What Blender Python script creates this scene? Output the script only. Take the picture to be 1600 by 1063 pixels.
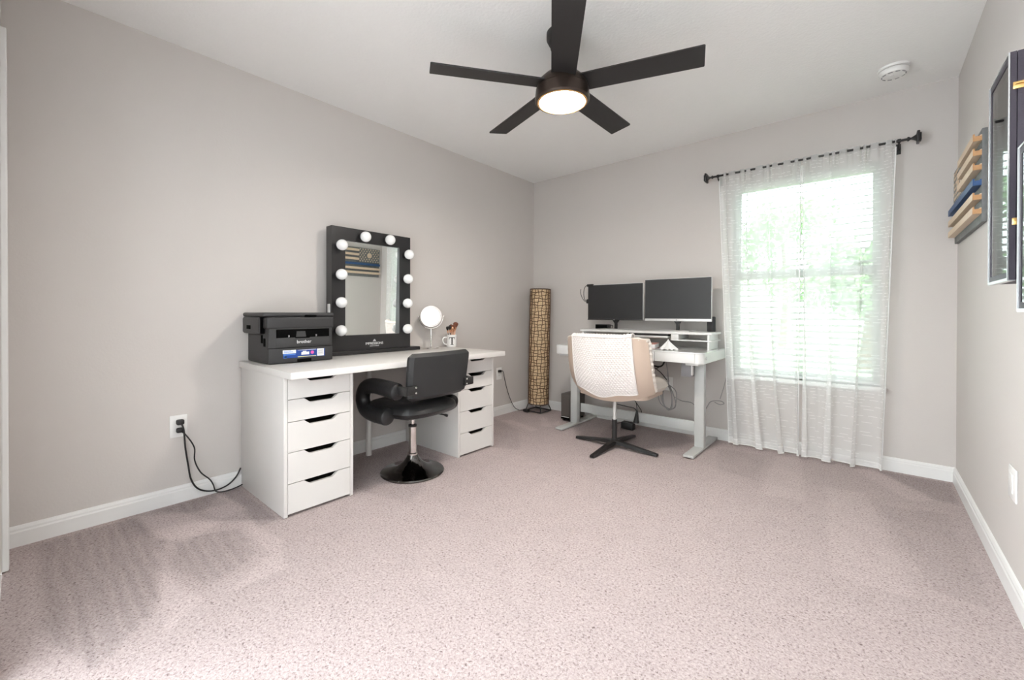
import bpy, bmesh, math, random
from mathutils import Vector, Matrix, noise
random.seed(7)
PI = math.pi
for o in list(bpy.data.objects): bpy.data.objects.remove(o)
S = bpy.context.scene
COL = S.collection
H, W = 2.44, 3.21                      # ceiling height, room width; left wall x=0, back wall y=0
YN = -3.708                            # near wall plane

# ------------------------------------------------------------------ camera
cam = bpy.data.cameras.new('camera'); co = bpy.data.objects.new('camera', cam); COL.objects.link(co)
yaw, pit, rol = 0.7066, -0.0054, 0.0017
F = Vector((-math.sin(yaw)*math.cos(pit), math.cos(yaw)*math.cos(pit), math.sin(pit)))
R = Vector((math.cos(yaw), math.sin(yaw), 0)); U = R.cross(F)
R, U = R*math.cos(rol)+U*math.sin(rol), U*math.cos(rol)-R*math.sin(rol)
CAM = Vector((2.8167, -3.6612, 1.0152))
co.matrix_world = Matrix(((R.x, U.x, -F.x, CAM.x), (R.y, U.y, -F.y, CAM.y), (R.z, U.z, -F.z, CAM.z), (0, 0, 0, 1)))
cam.sensor_width = 36; cam.sensor_fit = 'HORIZONTAL'; cam.lens = 657.14/1600*36
cam.shift_y = -(531.5-493.23)/1600; cam.clip_start = 0.01
S.camera = co

# ------------------------------------------------------------------ world, light, exposure
S.view_settings.view_transform = 'Standard'; S.view_settings.look = 'None'
S.view_settings.gamma = 1; S.view_settings.use_curve_mapping = False
S.view_settings.exposure = 0.86
WORLD_STRENGTH = 10.5
wd = bpy.data.worlds.new('world'); S.world = wd; wd.use_nodes = True
bg = wd.node_tree.nodes['Background']; bg.inputs[0].default_value = (0.86, 0.94, 1.0, 1); bg.inputs[1].default_value = WORLD_STRENGTH
def portal(name, loc, rot, sx, sy):
    l = bpy.data.lights.new(name, 'AREA'); l.shape = 'RECTANGLE'; l.size = sx; l.size_y = sy
    l.cycles.is_portal = True
    o = bpy.data.objects.new(name, l); COL.objects.link(o); o.location = loc; o.rotation_euler = rot
    return o
portal('daylight_window', (2.4225, 0.16, 1.2775), (-PI/2, 0, 0), 0.90, 1.50)
portal('daylight_added_side', (-0.08, -5.6, 1.2), (0, -PI/2, 0), 2.3, 3.4)  # guides daylight through the wide opening of the added hall
portal('daylight_added_far_side', (3.58, -4.75, 1.85), (0, PI/2, 0), 0.5, 0.3)  # guides daylight through the small opening of the added hall

# ------------------------------------------------------------------ materials
def nodes(m): return m.node_tree.nodes, m.node_tree.links
def mat(name, col, rough=0.5, metal=0.0, var=0.03, vscale=20, bump=0.0, bscale=60, emit=None, estr=0, coat=0, spec=None):
    m = bpy.data.materials.new(name); m.use_nodes = True; N, L = nodes(m)
    b = N['Principled BSDF']; b.inputs['Roughness'].default_value = rough; b.inputs['Metallic'].default_value = metal
    if spec is not None: b.inputs['Specular IOR Level'].default_value = spec
    if coat: b.inputs['Coat Weight'].default_value = coat; b.inputs['Coat Roughness'].default_value = 0.08
    tc = N.new('ShaderNodeTexCoord')
    n = N.new('ShaderNodeTexNoise'); n.inputs['Scale'].default_value = vscale; n.inputs['Detail'].default_value = 4
    L.new(tc.outputs['Object'], n.inputs['Vector'])
    r = N.new('ShaderNodeMix'); r.data_type = 'RGBA'
    c = Vector(col[:3])
    r.inputs[6].default_value = (*(c*(1-var)), 1); r.inputs[7].default_value = (*[min(1, x) for x in c*(1+var)], 1)
    L.new(n.outputs['Fac'], r.inputs[0]); L.new(r.outputs[2], b.inputs['Base Color'])
    if bump:
        n2 = N.new('ShaderNodeTexNoise'); n2.inputs['Scale'].default_value = bscale; n2.inputs['Detail'].default_value = 3
        L.new(tc.outputs['Object'], n2.inputs['Vector'])
        bp = N.new('ShaderNodeBump'); bp.inputs['Strength'].default_value = bump; bp.inputs['Distance'].default_value = 0.004
        L.new(n2.outputs['Fac'], bp.inputs['Height']); L.new(bp.outputs[0], b.inputs['Normal'])
    if emit: b.inputs['Emission Color'].default_value = (*emit, 1); b.inputs['Emission Strength'].default_value = estr
    return m
M = {}
M['wall'] = mat('wall_paint', (0.63, 0.59, 0.562), 0.75, var=0.012, vscale=3, bump=0.12, bscale=90)
M['ceil'] = mat('ceiling_paint', (0.90, 0.89, 0.875), 0.85, var=0.01, bump=0.35, bscale=70)
M['trim'] = mat('trim_paint', (0.82, 0.815, 0.80), 0.35, var=0.01)
M['white'] = mat('white_laminate', (0.72, 0.695, 0.67), 0.32, var=0.01)
M['white_edge'] = mat('white_edge', (0.70, 0.68, 0.655), 0.4, var=0.01)
M['dark_in'] = mat('drawer_cavity_shade', (0.03, 0.022, 0.018), 0.8)  # dark colour painting the shade behind the drawer notches
M['black'] = mat('black_satin', (0.016, 0.015, 0.015), 0.38, bump=0.05, bscale=200)
M['frame_black'] = mat('black_lacquer', (0.02, 0.019, 0.02), 0.3)
M['fan'] = mat('fan_black', (0.02, 0.018, 0.018), 0.5, var=0.1, vscale=30)
M['bronze'] = mat('fan_bronze', (0.05, 0.035, 0.028), 0.32, metal=0.6)
M['rimglow'] = mat('diffuser_rim', (0.75, 0.42, 0.18), 0.35, metal=0.3)  # orange lamp glow put into the rim's base colour
M['leather'] = mat('black_leather', (0.011, 0.011, 0.012), 0.36, var=0.2, vscale=12, bump=0.35, bscale=120)
M['vinylback'] = mat('black_vinyl', (0.02, 0.02, 0.021), 0.5, var=0.1, bump=0.35, bscale=400)
M['chrome'] = mat('chrome', (0.82, 0.80, 0.78), 0.14, metal=1.0)
M['blackchrome'] = mat('black_chrome', (0.17, 0.165, 0.16), 0.08, metal=1.0)
M['steel'] = mat('brushed_steel', (0.55, 0.55, 0.54), 0.3, metal=1.0)
M['mirror'] = mat('mirror_silver', (0.90, 0.92, 0.90), 0.015, metal=1.0, var=0.0)
M['bulb'] = mat('frosted_bulb', (0.88, 0.88, 0.88), 0.18, var=0.005, coat=0.4)
M['printer'] = mat('printer_plastic', (0.028, 0.027, 0.028), 0.55, bump=0.15, bscale=500)
M['printer2'] = mat('printer_panel', (0.036, 0.035, 0.036), 0.5, bump=0.1, bscale=500)
M['void'] = mat('void_shade_black', (0.003, 0.003, 0.003), 0.9, spec=0.05)  # near-black, paints the shade inside openings; also used on black parts
M['blue'] = mat('sticker_blue', (0.012, 0.06, 0.30), 0.4)
M['blue2'] = mat('sticker_light_blue', (0.08, 0.22, 0.62), 0.4)
M['paper'] = mat('white_paper', (0.83, 0.82, 0.82), 0.6)
M['pink'] = mat('sticker_pink', (0.75, 0.10, 0.40), 0.4)
M['yellow'] = mat('sticker_yellow', (0.70, 0.66, 0.25), 0.4)
M['print_white'] = mat('white_print', (0.85, 0.85, 0.85), 0.5)
M['plate'] = mat('outlet_plastic', (0.84, 0.83, 0.81), 0.35)
M['cord'] = mat('black_cord', (0.012, 0.011, 0.011), 0.45)
M['cord_gray'] = mat('grey_cord', (0.30, 0.29, 0.285), 0.5)
M['cord_white'] = mat('white_cord', (0.68, 0.66, 0.64), 0.5)
M['wicker'] = mat('brown_wicker', (0.13, 0.062, 0.026), 0.6, var=0.5, vscale=50)
M['lampfabric'] = mat('tan_lining', (0.72, 0.54, 0.33), 0.8, var=0.25, vscale=45)
M['beige'] = mat('beige_leatherette', (0.60, 0.475, 0.385), 0.42, var=0.03, vscale=6, bump=0.12, bscale=220)
M['cream'] = mat('cream_leatherette', (0.70, 0.64, 0.58), 0.45, var=0.04, bump=0.15, bscale=160)
M['knit'] = mat('white_knit', (0.84, 0.79, 0.76), 0.95, var=0.05, vscale=300, bump=0.4, bscale=500)
M['deskgrey'] = mat('pale_grey_steel', (0.52, 0.525, 0.51), 0.4)
M['deskwhite'] = mat('white_glass', (0.80, 0.81, 0.80), 0.12, coat=0.5)
M['deskside'] = mat('white_mdf', (0.76, 0.755, 0.74), 0.35)
M['screen'] = mat('screen_glass', (0.018, 0.018, 0.019), 0.42, var=0.05)
M['silver'] = mat('silver_plastic', (0.66, 0.655, 0.65), 0.35, metal=0.35)
M['graybox'] = mat('grey_plastic', (0.30, 0.29, 0.30), 0.5)
M['pc'] = mat('dark_grey_case', (0.085, 0.072, 0.065), 0.45)
M['speaker'] = mat('charcoal_mesh', (0.05, 0.05, 0.053), 0.8, bump=0.8, bscale=700)
M['bookcover'] = mat('book_cover', (0.62, 0.30, 0.24), 0.5, var=0.35, vscale=60)
M['tissue'] = mat('tissue', (0.86, 0.86, 0.855), 0.95, bump=0.2)
M['wood'] = mat('pale_wood', (0.72, 0.56, 0.41), 0.55, var=0.07, vscale=25)
M['wood_end'] = mat('wood_end_grain', (0.50, 0.28, 0.13), 0.6, var=0.15, vscale=80)
M['bluewood'] = mat('blue_stained_wood', (0.03, 0.085, 0.22), 0.5, var=0.12, vscale=30)
M['slatewood'] = mat('grey_stained_wood', (0.16, 0.165, 0.165), 0.6, var=0.35, vscale=35)
M['gold'] = mat('brass', (0.80, 0.52, 0.20), 0.28, metal=1.0)
M['caseblack'] = mat('case_black', (0.042, 0.034, 0.048), 0.5, bump=0.2, bscale=300)
M['casetrim'] = mat('case_silver_trim', (0.62, 0.63, 0.64), 0.25, metal=0.7)
M['felt'] = mat('case_felt', (0.26, 0.26, 0.27), 0.9)
M['rod'] = mat('rod_black', (0.02, 0.019, 0.019), 0.45)
M['slat'] = mat('blind_white', (0.84, 0.85, 0.83), 0.45)
M['vinyl'] = mat('window_vinyl', (0.85, 0.86, 0.85), 0.4)
M['brush'] = mat('bristles', (0.16, 0.055, 0.03), 0.8, var=0.4, vscale=200)
M['brushdark'] = mat('dark_bristles', (0.02, 0.016, 0.014), 0.8)
M['copper'] = mat('copper_ferrule', (0.78, 0.42, 0.26), 0.25, metal=0.9)
M['ceramic'] = mat('white_ceramic', (0.85, 0.84, 0.82), 0.15, coat=0.4)
M['leaf'] = mat('foliage', (0.20, 0.33, 0.14), 0.7, var=0.5, vscale=2)
M['bark'] = mat('bark', (0.12, 0.08, 0.05), 0.9)
M['lawn'] = mat('lawn', (0.26, 0.36, 0.17), 0.9, var=0.3, vscale=3)
M['hallpaint'] = mat('added_hall_paint', (0.82, 0.81, 0.80), 0.8)
M['halltile'] = mat('added_hall_tile', (0.50, 0.48, 0.46), 0.6)  # floor of the added hall, toned to bounce daylight into the room
M['glow'] = mat('lit_diffuser', (0.9, 0.85, 0.75), 0.5, emit=(1.0, 0.94, 0.86), estr=120.0)

def glass(name, tint, refl):
    m = bpy.data.materials.new(name); m.use_nodes = True; N, L = nodes(m); N.remove(N['Principled BSDF'])
    t = N.new('ShaderNodeBsdfTransparent'); t.inputs[0].default_value = (*tint, 1)
    g = N.new('ShaderNodeBsdfGlossy'); g.inputs['Roughness'].default_value = 0.02
    fr = N.new('ShaderNodeFresnel'); fr.inputs[0].default_value = refl
    mx = N.new('ShaderNodeMixShader'); L.new(fr.outputs[0], mx.inputs[0]); L.new(t.outputs[0], mx.inputs[1]); L.new(g.outputs[0], mx.inputs[2])
    L.new(mx.outputs[0], N['Material Output'].inputs[0]); return m
M['glass'] = glass('window_glass', (0.66, 0.69, 0.67), 1.45)
M['caseglass'] = glass('case_glass', (0.85, 0.87, 0.88), 1.9)

def math_node(N, L, op, a, b=None):
    n = N.new('ShaderNodeMath'); n.operation = op
    for i, v in enumerate((a, b)):
        if v is None: continue
        if isinstance(v, (int, float)): n.inputs[i].default_value = v
        else: L.new(v, n.inputs[i])
    return n.outputs[0]
def sheer():
    m = bpy.data.materials.new('sheer_voile'); m.use_nodes = True; N, L = nodes(m); N.remove(N['Principled BSDF'])
    uv = N.new('ShaderNodeUVMap'); sep = N.new('ShaderNodeSeparateXYZ'); L.new(uv.outputs[0], sep.inputs[0])
    u, v = sep.outputs[0], sep.outputs[1]
    mn = lambda op, a, b=None: math_node(N, L, op, a, b)
    rv = mn('DIVIDE', v, 0.021); row = mn('FLOOR', rv); fv = mn('FRACT', rv)
    wn = N.new('ShaderNodeTexWhiteNoise'); wn.noise_dimensions = '1D'; L.new(row, wn.inputs['W'])
    uu = mn('ADD', mn('DIVIDE', u, 0.035), mn('MULTIPLY', wn.outputs['Value'], 9.0))
    cell = mn('FLOOR', uu); fu = mn('FRACT', uu)
    wn2 = N.new('ShaderNodeTexWhiteNoise'); wn2.noise_dimensions = '2D'
    cb = N.new('ShaderNodeCombineXYZ'); L.new(cell, cb.inputs[0]); L.new(row, cb.inputs[1]); L.new(cb.outputs[0], wn2.inputs['Vector'])
    dash = mn('MULTIPLY', mn('MULTIPLY', mn('LESS_THAN', fv, 0.17), mn('LESS_THAN', fu, 0.7)), mn('GREATER_THAN', wn2.outputs['Value'], 0.45))
    hem = mn('LESS_THAN', v, 0.05)
    fac = mn('MINIMUM', mn('ADD', mn('ADD', 0.52, mn('MULTIPLY', dash, 0.16)), mn('MULTIPLY', hem, 0.16)), 0.9)
    t = N.new('ShaderNodeBsdfTransparent'); d = N.new('ShaderNodeBsdfDiffuse'); tr = N.new('ShaderNodeBsdfTranslucent')
    d.inputs[0].default_value = tr.inputs[0].default_value = (0.97, 0.97, 0.96, 1)
    m1 = N.new('ShaderNodeMixShader'); m1.inputs[0].default_value = 0.4; L.new(d.outputs[0], m1.inputs[1]); L.new(tr.outputs[0], m1.inputs[2])
    m2 = N.new('ShaderNodeMixShader'); L.new(fac, m2.inputs[0]); L.new(t.outputs[0], m2.inputs[1]); L.new(m1.outputs[0], m2.inputs[2])
    L.new(m2.outputs[0], N['Material Output'].inputs[0]); return m
M['sheer'] = sheer()
def carpet():
    m = bpy.data.materials.new('carpet'); m.use_nodes = True; N, L = nodes(m); b = N['Principled BSDF']
    b.inputs['Roughness'].default_value = 0.95; b.inputs['Specular IOR Level'].default_value = 0.1
    tc = N.new('ShaderNodeTexCoord')
    n1 = N.new('ShaderNodeTexNoise'); n1.inputs['Scale'].default_value = 125; n1.inputs['Detail'].default_value = 3; n1.inputs['Roughness'].default_value = 0.75; n1.inputs['Distortion'].default_value = 0.6
    n2 = N.new('ShaderNodeTexNoise'); n2.inputs['Scale'].default_value = 9; n2.inputs['Detail'].default_value = 3
    for n in (n1, n2): L.new(tc.outputs['Object'], n.inputs['Vector'])
    cr = N.new('ShaderNodeValToRGB'); e = cr.color_ramp.elements
    e[0].position = 0.30; e[0].color = (0.16, 0.115, 0.11, 1); e[1].position = 0.66; e[1].color = (0.61, 0.53, 0.52, 1)
    k = cr.color_ramp.elements.new(0.43); k.color = (0.445, 0.368, 0.36, 1)
    L.new(n1.outputs['Fac'], cr.inputs[0])
    at = N.new('ShaderNodeAttribute'); at.attribute_name = 'nap'
    s = math_node(N, L, 'ADD', math_node(N, L, 'MULTIPLY', n2.outputs['Fac'], 0.16), 0.92)
    s = math_node(N, L, 'ADD', s, math_node(N, L, 'MULTIPLY', at.outputs['Fac'], 0.17))
    mx = N.new('ShaderNodeVectorMath'); mx.operation = 'SCALE'; L.new(cr.outputs[0], mx.inputs[0]); L.new(s, mx.inputs['Scale'])
    L.new(mx.outputs[0], b.inputs['Base Color'])
    bp = N.new('ShaderNodeBump'); bp.inputs['Strength'].default_value = 0.6; bp.inputs['Distance'].default_value = 0.006
    L.new(n1.outputs['Fac'], bp.inputs['Height']); L.new(bp.outputs[0], b.inputs['Normal'])
    return m
M['carpet'] = carpet()

# ------------------------------------------------------------------ mesh helpers
def V(*a): return Vector(a)
def box(bm, a, b, bev=0.0, seg=2, mtx=None):
    x0, y0, z0 = a; x1, y1, z1 = b
    vs = [bm.verts.new((x, y, z)) for z in (z0, z1) for y in (y0, y1) for x in (x0, x1)]
    fs = [bm.faces.new([vs[i] for i in q]) for q in ((0, 2, 3, 1), (4, 5, 7, 6), (0, 1, 5, 4), (1, 3, 7, 5), (3, 2, 6, 7), (2, 0, 4, 6))]
    if bev:
        es = list({e for f in fs for e in f.edges})
        r = bmesh.ops.bevel(bm, geom=es, offset=bev, segments=seg, profile=0.5, affect='EDGES')
        vs = list({v for f in r['faces'] for v in f.verts} | {v for v in vs if v.is_valid})
    if mtx is not None: bmesh.ops.transform(bm, matrix=mtx, verts=vs)
    return bm
def prism(bm, poly, axis, d0, d1, mtx=None):
    """extrude a 2-D polygon along axis (0,1,2); poly gives the other two coordinates in order"""
    def P(p, d):
        q = list(p); q.insert(axis, d); return q
    a = [bm.verts.new(P(p, d0)) for p in poly]; b = [bm.verts.new(P(p, d1)) for p in poly]
    n = len(poly)
    fs = [bm.faces.new(a), bm.faces.new(b[::-1])]
    for i in range(n): fs.append(bm.faces.new((a[i], b[i], b[(i+1) % n], a[(i+1) % n])))
    bmesh.ops.recalc_face_normals(bm, faces=fs)
    if mtx is not None: bmesh.ops.transform(bm, matrix=mtx, verts=a+b)
    return bm
def smoothpts(pts, n=6):
    P = [Vector(p) for p in pts]; out = []
    for i in range(len(P)-1):
        p0, p1, p2, p3 = P[max(i-1, 0)], P[i], P[i+1], P[min(i+2, len(P)-1)]
        for k in range(n):
            t = k/n
            out.append(0.5*((2*p1)+(p2-p0)*t+(2*p0-5*p1+4*p2-p3)*t*t+(3*p1-p0-3*p2+p3)*t**3))
    return out+[P[-1]]
def tube(bm, pts, r, seg=8, smooth=0, cap=True, closed=False):
    P = smoothpts(pts, smooth) if smooth else [Vector(p) for p in pts]
    rr = (lambda i: r(i/(len(P)-1))) if callable(r) else (lambda i: r)
    rings = []; up = None
    for i, p in enumerate(P):
        if closed: t = P[(i+1) % len(P)]-P[i-1]
        else: t = P[min(i+1, len(P)-1)]-P[max(i-1, 0)]
        t.normalize()
        if up is None: up = t.orthogonal().normalized()
        else: up = (up-t*up.dot(t)); up = up.normalized() if up.length > 1e-6 else t.orthogonal().normalized()
        s = t.cross(up)
        rings.append([bm.verts.new(p+(up*math.cos(2*PI*k/seg)+s*math.sin(2*PI*k/seg))*rr(i)) for k in range(seg)])
    n = len(rings)
    for i in range(n if closed else n-1):
        a, b = rings[i], rings[(i+1) % n]
        for k in range(seg): bm.faces.new((a[k], a[(k+1) % seg], b[(k+1) % seg], b[k]))
    if cap and not closed: bm.faces.new(rings[0][::-1]); bm.faces.new(rings[-1])
    return bm
def lathe(bm, prof, c=(0, 0, 0), seg=32, axis='Z', mtx=None):
    """prof = [(r, h)...]"""
    rings = []; allv = []
    for r, h in prof:
        if r < 1e-6: ring = [bm.verts.new((0, 0, h))]
        else: ring = [bm.verts.new((r*math.cos(2*PI*k/seg), r*math.sin(2*PI*k/seg), h)) for k in range(seg)]
        rings.append(ring); allv += ring
    for a, b in zip(rings, rings[1:]):
        for k in range(seg):
            if len(a) == 1 and len(b) == 1: continue
            if len(a) == 1: bm.faces.new((a[0], b[(k+1) % seg], b[k]))
            elif len(b) == 1: bm.faces.new((a[k], a[(k+1) % seg], b[0]))
            else: bm.faces.new((a[k], a[(k+1) % seg], b[(k+1) % seg], b[k]))
    m = Matrix.Translation(c)
    if axis == 'X': m = m @ Matrix.Rotation(PI/2, 4, 'Y')
    if axis == 'Y': m = m @ Matrix.Rotation(-PI/2, 4, 'X')
    if mtx is not None: m = mtx @ m
    bmesh.ops.transform(bm, matrix=m, verts=allv)
    return bm
def grid(bm, nu, nv, f):
    g = [[bm.verts.new(f(i/nu, j/nv)) for i in range(nu+1)] for j in range(nv+1)]
    for j in range(nv):
        for i in range(nu): bm.faces.new((g[j][i], g[j][i+1], g[j+1][i+1], g[j+1][i]))
    return g
def rrect(x0, y0, x1, y1, r, n=5, corners=(1, 1, 1, 1)):
    out = []
    for (cx, cy, a0), on in zip(((x1-r, y1-r, 0), (x0+r, y1-r, PI/2), (x0+r, y0+r, PI), (x1-r, y0+r, 1.5*PI)), corners):
        if on: out += [(cx+r*math.cos(a0+PI/2*k/n), cy+r*math.sin(a0+PI/2*k/n)) for k in range(n+1)]
        else: out.append((cx+(r if cx > (x0+x1)/2 else -r), cy+(r if cy > (y0+y1)/2 else -r)))
    return out
MW = {}
def finish(bm, smooth, ang=0.6):
    bmesh.ops.recalc_face_normals(bm, faces=bm.faces)
    if smooth:
        for f in bm.faces: f.smooth = True
        for e in bm.edges:
            if len(e.link_faces) == 2 and e.calc_face_angle(0) > ang: e.smooth = False
def obj(name, bm, m, parent=None, smooth=True, local=False, recalc=True):
    """one mesh object; vertices are given in world space unless local"""
    if recalc: finish(bm, smooth)
    elif smooth:
        for f in bm.faces: f.smooth = True
    if parent is not None and not local: bm.transform(MW[parent.name].inverted())
    me = bpy.data.meshes.new(name); bm.to_mesh(me); bm.free(); me.materials.append(M[m] if isinstance(m, str) else m)
    o = bpy.data.objects.new(name, me); COL.objects.link(o)
    if parent is not None: o.parent = parent; MW[o.name] = MW[parent.name]
    else: MW[o.name] = Matrix()
    return o
def tag(o, label, cat, group=None):
    o['label'] = label; o['category'] = cat
    if group: o['group'] = group
    return o
def thing(name, label, cat, loc=(0, 0, 0), rotz=0, group=None):
    o = bpy.data.objects.new(name, None); COL.objects.link(o); o.empty_display_size = 0.05
    o.location = loc; o.rotation_euler = (0, 0, rotz)
    MW[o.name] = Matrix.Translation(loc) @ Matrix.Rotation(rotz, 4, 'Z')
    return tag(o, label, cat, group)
def struct(name, bm, m, label=None, parent=None, smooth=False):
    o = obj(name, bm, m, parent, smooth)
    if parent is None: o['kind'] = 'structure'; o['label'] = label; o['category'] = name.split('_')[0]
    return o
def B(): return bmesh.new()
def bx(a, b, bev=0.0, seg=2): return box(B(), a, b, bev, seg)
def text(body, size, mtx, depth=0.0006, align='CENTER'):
    cu = bpy.data.curves.new('t', 'FONT'); cu.body = body; cu.size = size; cu.extrude = depth; cu.align_x = align; cu.align_y = 'CENTER'; cu.resolution_u = 3
    o = bpy.data.objects.new('t', cu); COL.objects.link(o)
    me = bpy.data.meshes.new_from_object(o.evaluated_get(bpy.context.evaluated_depsgraph_get()))
    bm = B(); bm.from_mesh(me); bm.transform(mtx)
    bpy.data.objects.remove(o); bpy.data.curves.remove(cu); bpy.data.meshes.remove(me)
    return bm
def frame_mtx(o, xa, ya):
    xa, ya = Vector(xa).normalized(), Vector(ya).normalized(); za = xa.cross(ya)
    return Matrix(((xa.x, ya.x, za.x, o[0]), (xa.y, ya.y, za.y, o[1]), (xa.z, ya.z, za.z, o[2]), (0, 0, 0, 1)))

# ================================================================== ROOM
WX0, WX1, WZ0, WZ1 = 1.98, 2.865, 0.535, 2.02       # window opening
# floor: fine grid with nap attribute (vacuum strokes in the pile)
NAP = [  # polygons on the floor (x, y), value
 (-1.0, [(0.05, -3.62), (0.05, -3.30), (0.42, -3.24), (0.95, -3.36), (1.15, -3.52), (0.85, -3.62)]),
 (1.0, [(0.05, -3.28), (0.18, -3.12), (0.42, -3.02), (0.52, -3.20), (0.38, -3.26)]),
 (-1.1, [(0.03, -3.22), (0.03, -2.96), (0.22, -2.94), (0.20, -3.10)]),
 (0.9, [(0.05, -2.94), (0.36, -2.90), (0.40, -3.02), (0.24, -3.06)]),
 (-1.2, [(0.03, -2.93), (0.03, -2.84), (0.62, -2.84), (0.60, -2.93), (0.30, -2.90)]),
 (-0.9, [(0.45, -3.22), (0.55, -3.00), (0.85, -3.02), (0.95, -3.20), (0.70, -3.27)]),
 (1.0, [(0.45, -3.28), (0.70, -3.30), (1.02, -3.24), (1.12, -3.36), (0.90, -3.34)]),
 (0.9, [(0.50, -2.96), (0.88, -2.98), (1.05, -3.16), (1.05, -2.98), (0.80, -2.90)]),
 (-0.6, [(0.04, -2.40), (0.04, -1.75), (0.55, -1.75), (0.95, -2.30), (0.60, -2.42)]),
 (0.9, [(0.16, -0.70), (0.22, -0.62), (0.62, -0.72), (0.60, -0.80)]),
 (0.9, [(0.36, -0.34), (0.42, -0.34), (0.66, -0.58), (0.56, -0.62)]),
 (0.9, [(0.56, -0.33), (0.70, -0.50), (0.60, -0.52)]),
 (-0.7, [(0.06, -1.25), (0.06, -0.70), (0.50, -0.85), (0.85, -1.25), (0.60, -1.35)]),
 (-0.9, [(1.0, -0.06), (1.75, -0.06), (1.80, -0.60), (1.45, -0.68), (1.10, -0.55)]),
 (-1.0, [(2.85, -0.05), (3.18, -0.05), (3.18, -0.42), (3.10, -0.42)]),
 (0.8, [(2.72, -0.12), (2.84, -0.06), (3.08, -0.44), (2.98, -0.52)]),
 (0.6, [(2.30, -0.15), (2.45, -0.10), (2.55, -0.90), (2.35, -0.95)]),
 (-0.5, [(1.95, -0.25), (2.25, -0.20), (2.30, -0.75), (2.05, -0.70)]),
 (0.5, [(2.62, -0.60), (2.80, -0.55), (2.95, -1.60), (2.70, -1.60)]),
 (-0.5, [(2.85, -0.70), (3.12, -0.60), (3.15, -1.50), (3.0, -1.50)]),
]
def pdist(p, poly):
    """signed distance to polygon, positive inside"""
    ins = False; d = 9e9; n = len(poly)
    for i in range(n):
        ax, ay = poly[i]; bx_, by = poly[(i+1) % n]
        if (ay > p[1]) != (by > p[1]) and p[0] < (bx_-ax)*(p[1]-ay)/(by-ay)+ax: ins = not ins
        ex, ey = bx_-ax, by-ay; t = max(0, min(1, ((p[0]-ax)*ex+(p[1]-ay)*ey)/(ex*ex+ey*ey)))
        d = min(d, math.hypot(p[0]-ax-ex*t, p[1]-ay-ey*t))
    return d if ins else -d
bm = B(); nx, ny = 160, 186
grid(bm, nx, ny, lambda u, v: (u*W, YN*(1-v), 0.0))
bm.normal_update()
fl = struct('floor', bm, 'carpet', 'pinkish grey cut pile carpet with vacuum strokes')
at = fl.data.attributes.new('nap', 'FLOAT', 'POINT')
vals = []
bbs = [(min(p[0] for p in q)-.05, max(p[0] for p in q)+.05, min(p[1] for p in q)-.05, max(p[1] for p in q)+.05) for _, q in NAP]
for v in fl.data.vertices:
    x, y = v.co.x, v.co.y; s = 0
    for (w, q), bb in zip(NAP, bbs):
        if bb[0] < x < bb[1] and bb[2] < y < bb[3]:
            d = pdist((x, y), q)+0.008*noise.noise((x*14, y*14, 1)); s += w*max(0, min(1, d/0.02+0.5))
    if s < -0.3 and y < -2.9: s += 0.4*math.sin(y*130+3*noise.noise((x*3, y*3, 0)))     # stripes left by the vacuum
    vals.append(s)
at.data.foreach_set('value', vals)
struct('ceiling', bx((-0.1, YN-0.12, H), (W+0.1, 0.14, H+0.1)), 'ceil', 'white lightly textured ceiling')
struct('wall_left', bx((-0.1, YN-0.12, 0), (0, 0.14, H)), 'wall', 'greige painted wall behind the white vanity desk')
struct('wall_right', bx((W, YN-0.12, 0), (W+0.1, 0.14, H)), 'wall', 'greige painted wall carrying the display cases')
bm = B()
box(bm, (0, 0, 0), (WX0, 0.14, H)); box(bm, (WX1, 0, 0), (W, 0.14, H)); box(bm, (WX0, 0, 0), (WX1, 0.14, WZ0)); box(bm, (WX0, 0, WZ1), (WX1, 0.14, H))
struct('wall_back', bm, 'wall', 'greige painted wall with the curtained window')
# near wall: closet doors at one side, the photographer's doorway, widened to admit fill light, at the other
bm = B()
box(bm, (0, YN-0.12, 0), (0.262, YN, H)); box(bm, (0.262, YN-0.12, 2.06), (W, YN, H)); box(bm, (0.91, YN-0.12, 0), (1.02, YN, 2.06)); box(bm, (3.17, YN-0.12, 0), (W, YN, 2.06))
struct('wall_near', bm, 'wall', 'greige painted wall with the closet and the doorway')
bm = B(); box(bm, (0.200, YN-0.001, 0.005), (0.262, YN+0.018, 2.12), 0.004)
struct('trim_1', bm, 'trim', 'white closet door casing')
for i, (a, b, yy) in enumerate(((0.266, 0.60, -0.075), (0.58, 0.906, -0.11))):
    d = struct('door_%d' % (i+1), bx((a, YN+yy, 0.012), (b, YN+yy+0.03, 2.055), 0.003), 'trim', ('white sliding closet door in front', 'white sliding closet door behind')[i])
    struct('door_handle', lathe(B(), [(0, 0), (0.022, 0), (0.025, 0.003), (0.012, 0.004), (0, 0.002)], (a+0.07 if i == 0 else b-0.07, YN+yy+0.03, 1.0), 24, 'Y'), 'steel', parent=d, smooth=True)
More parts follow.
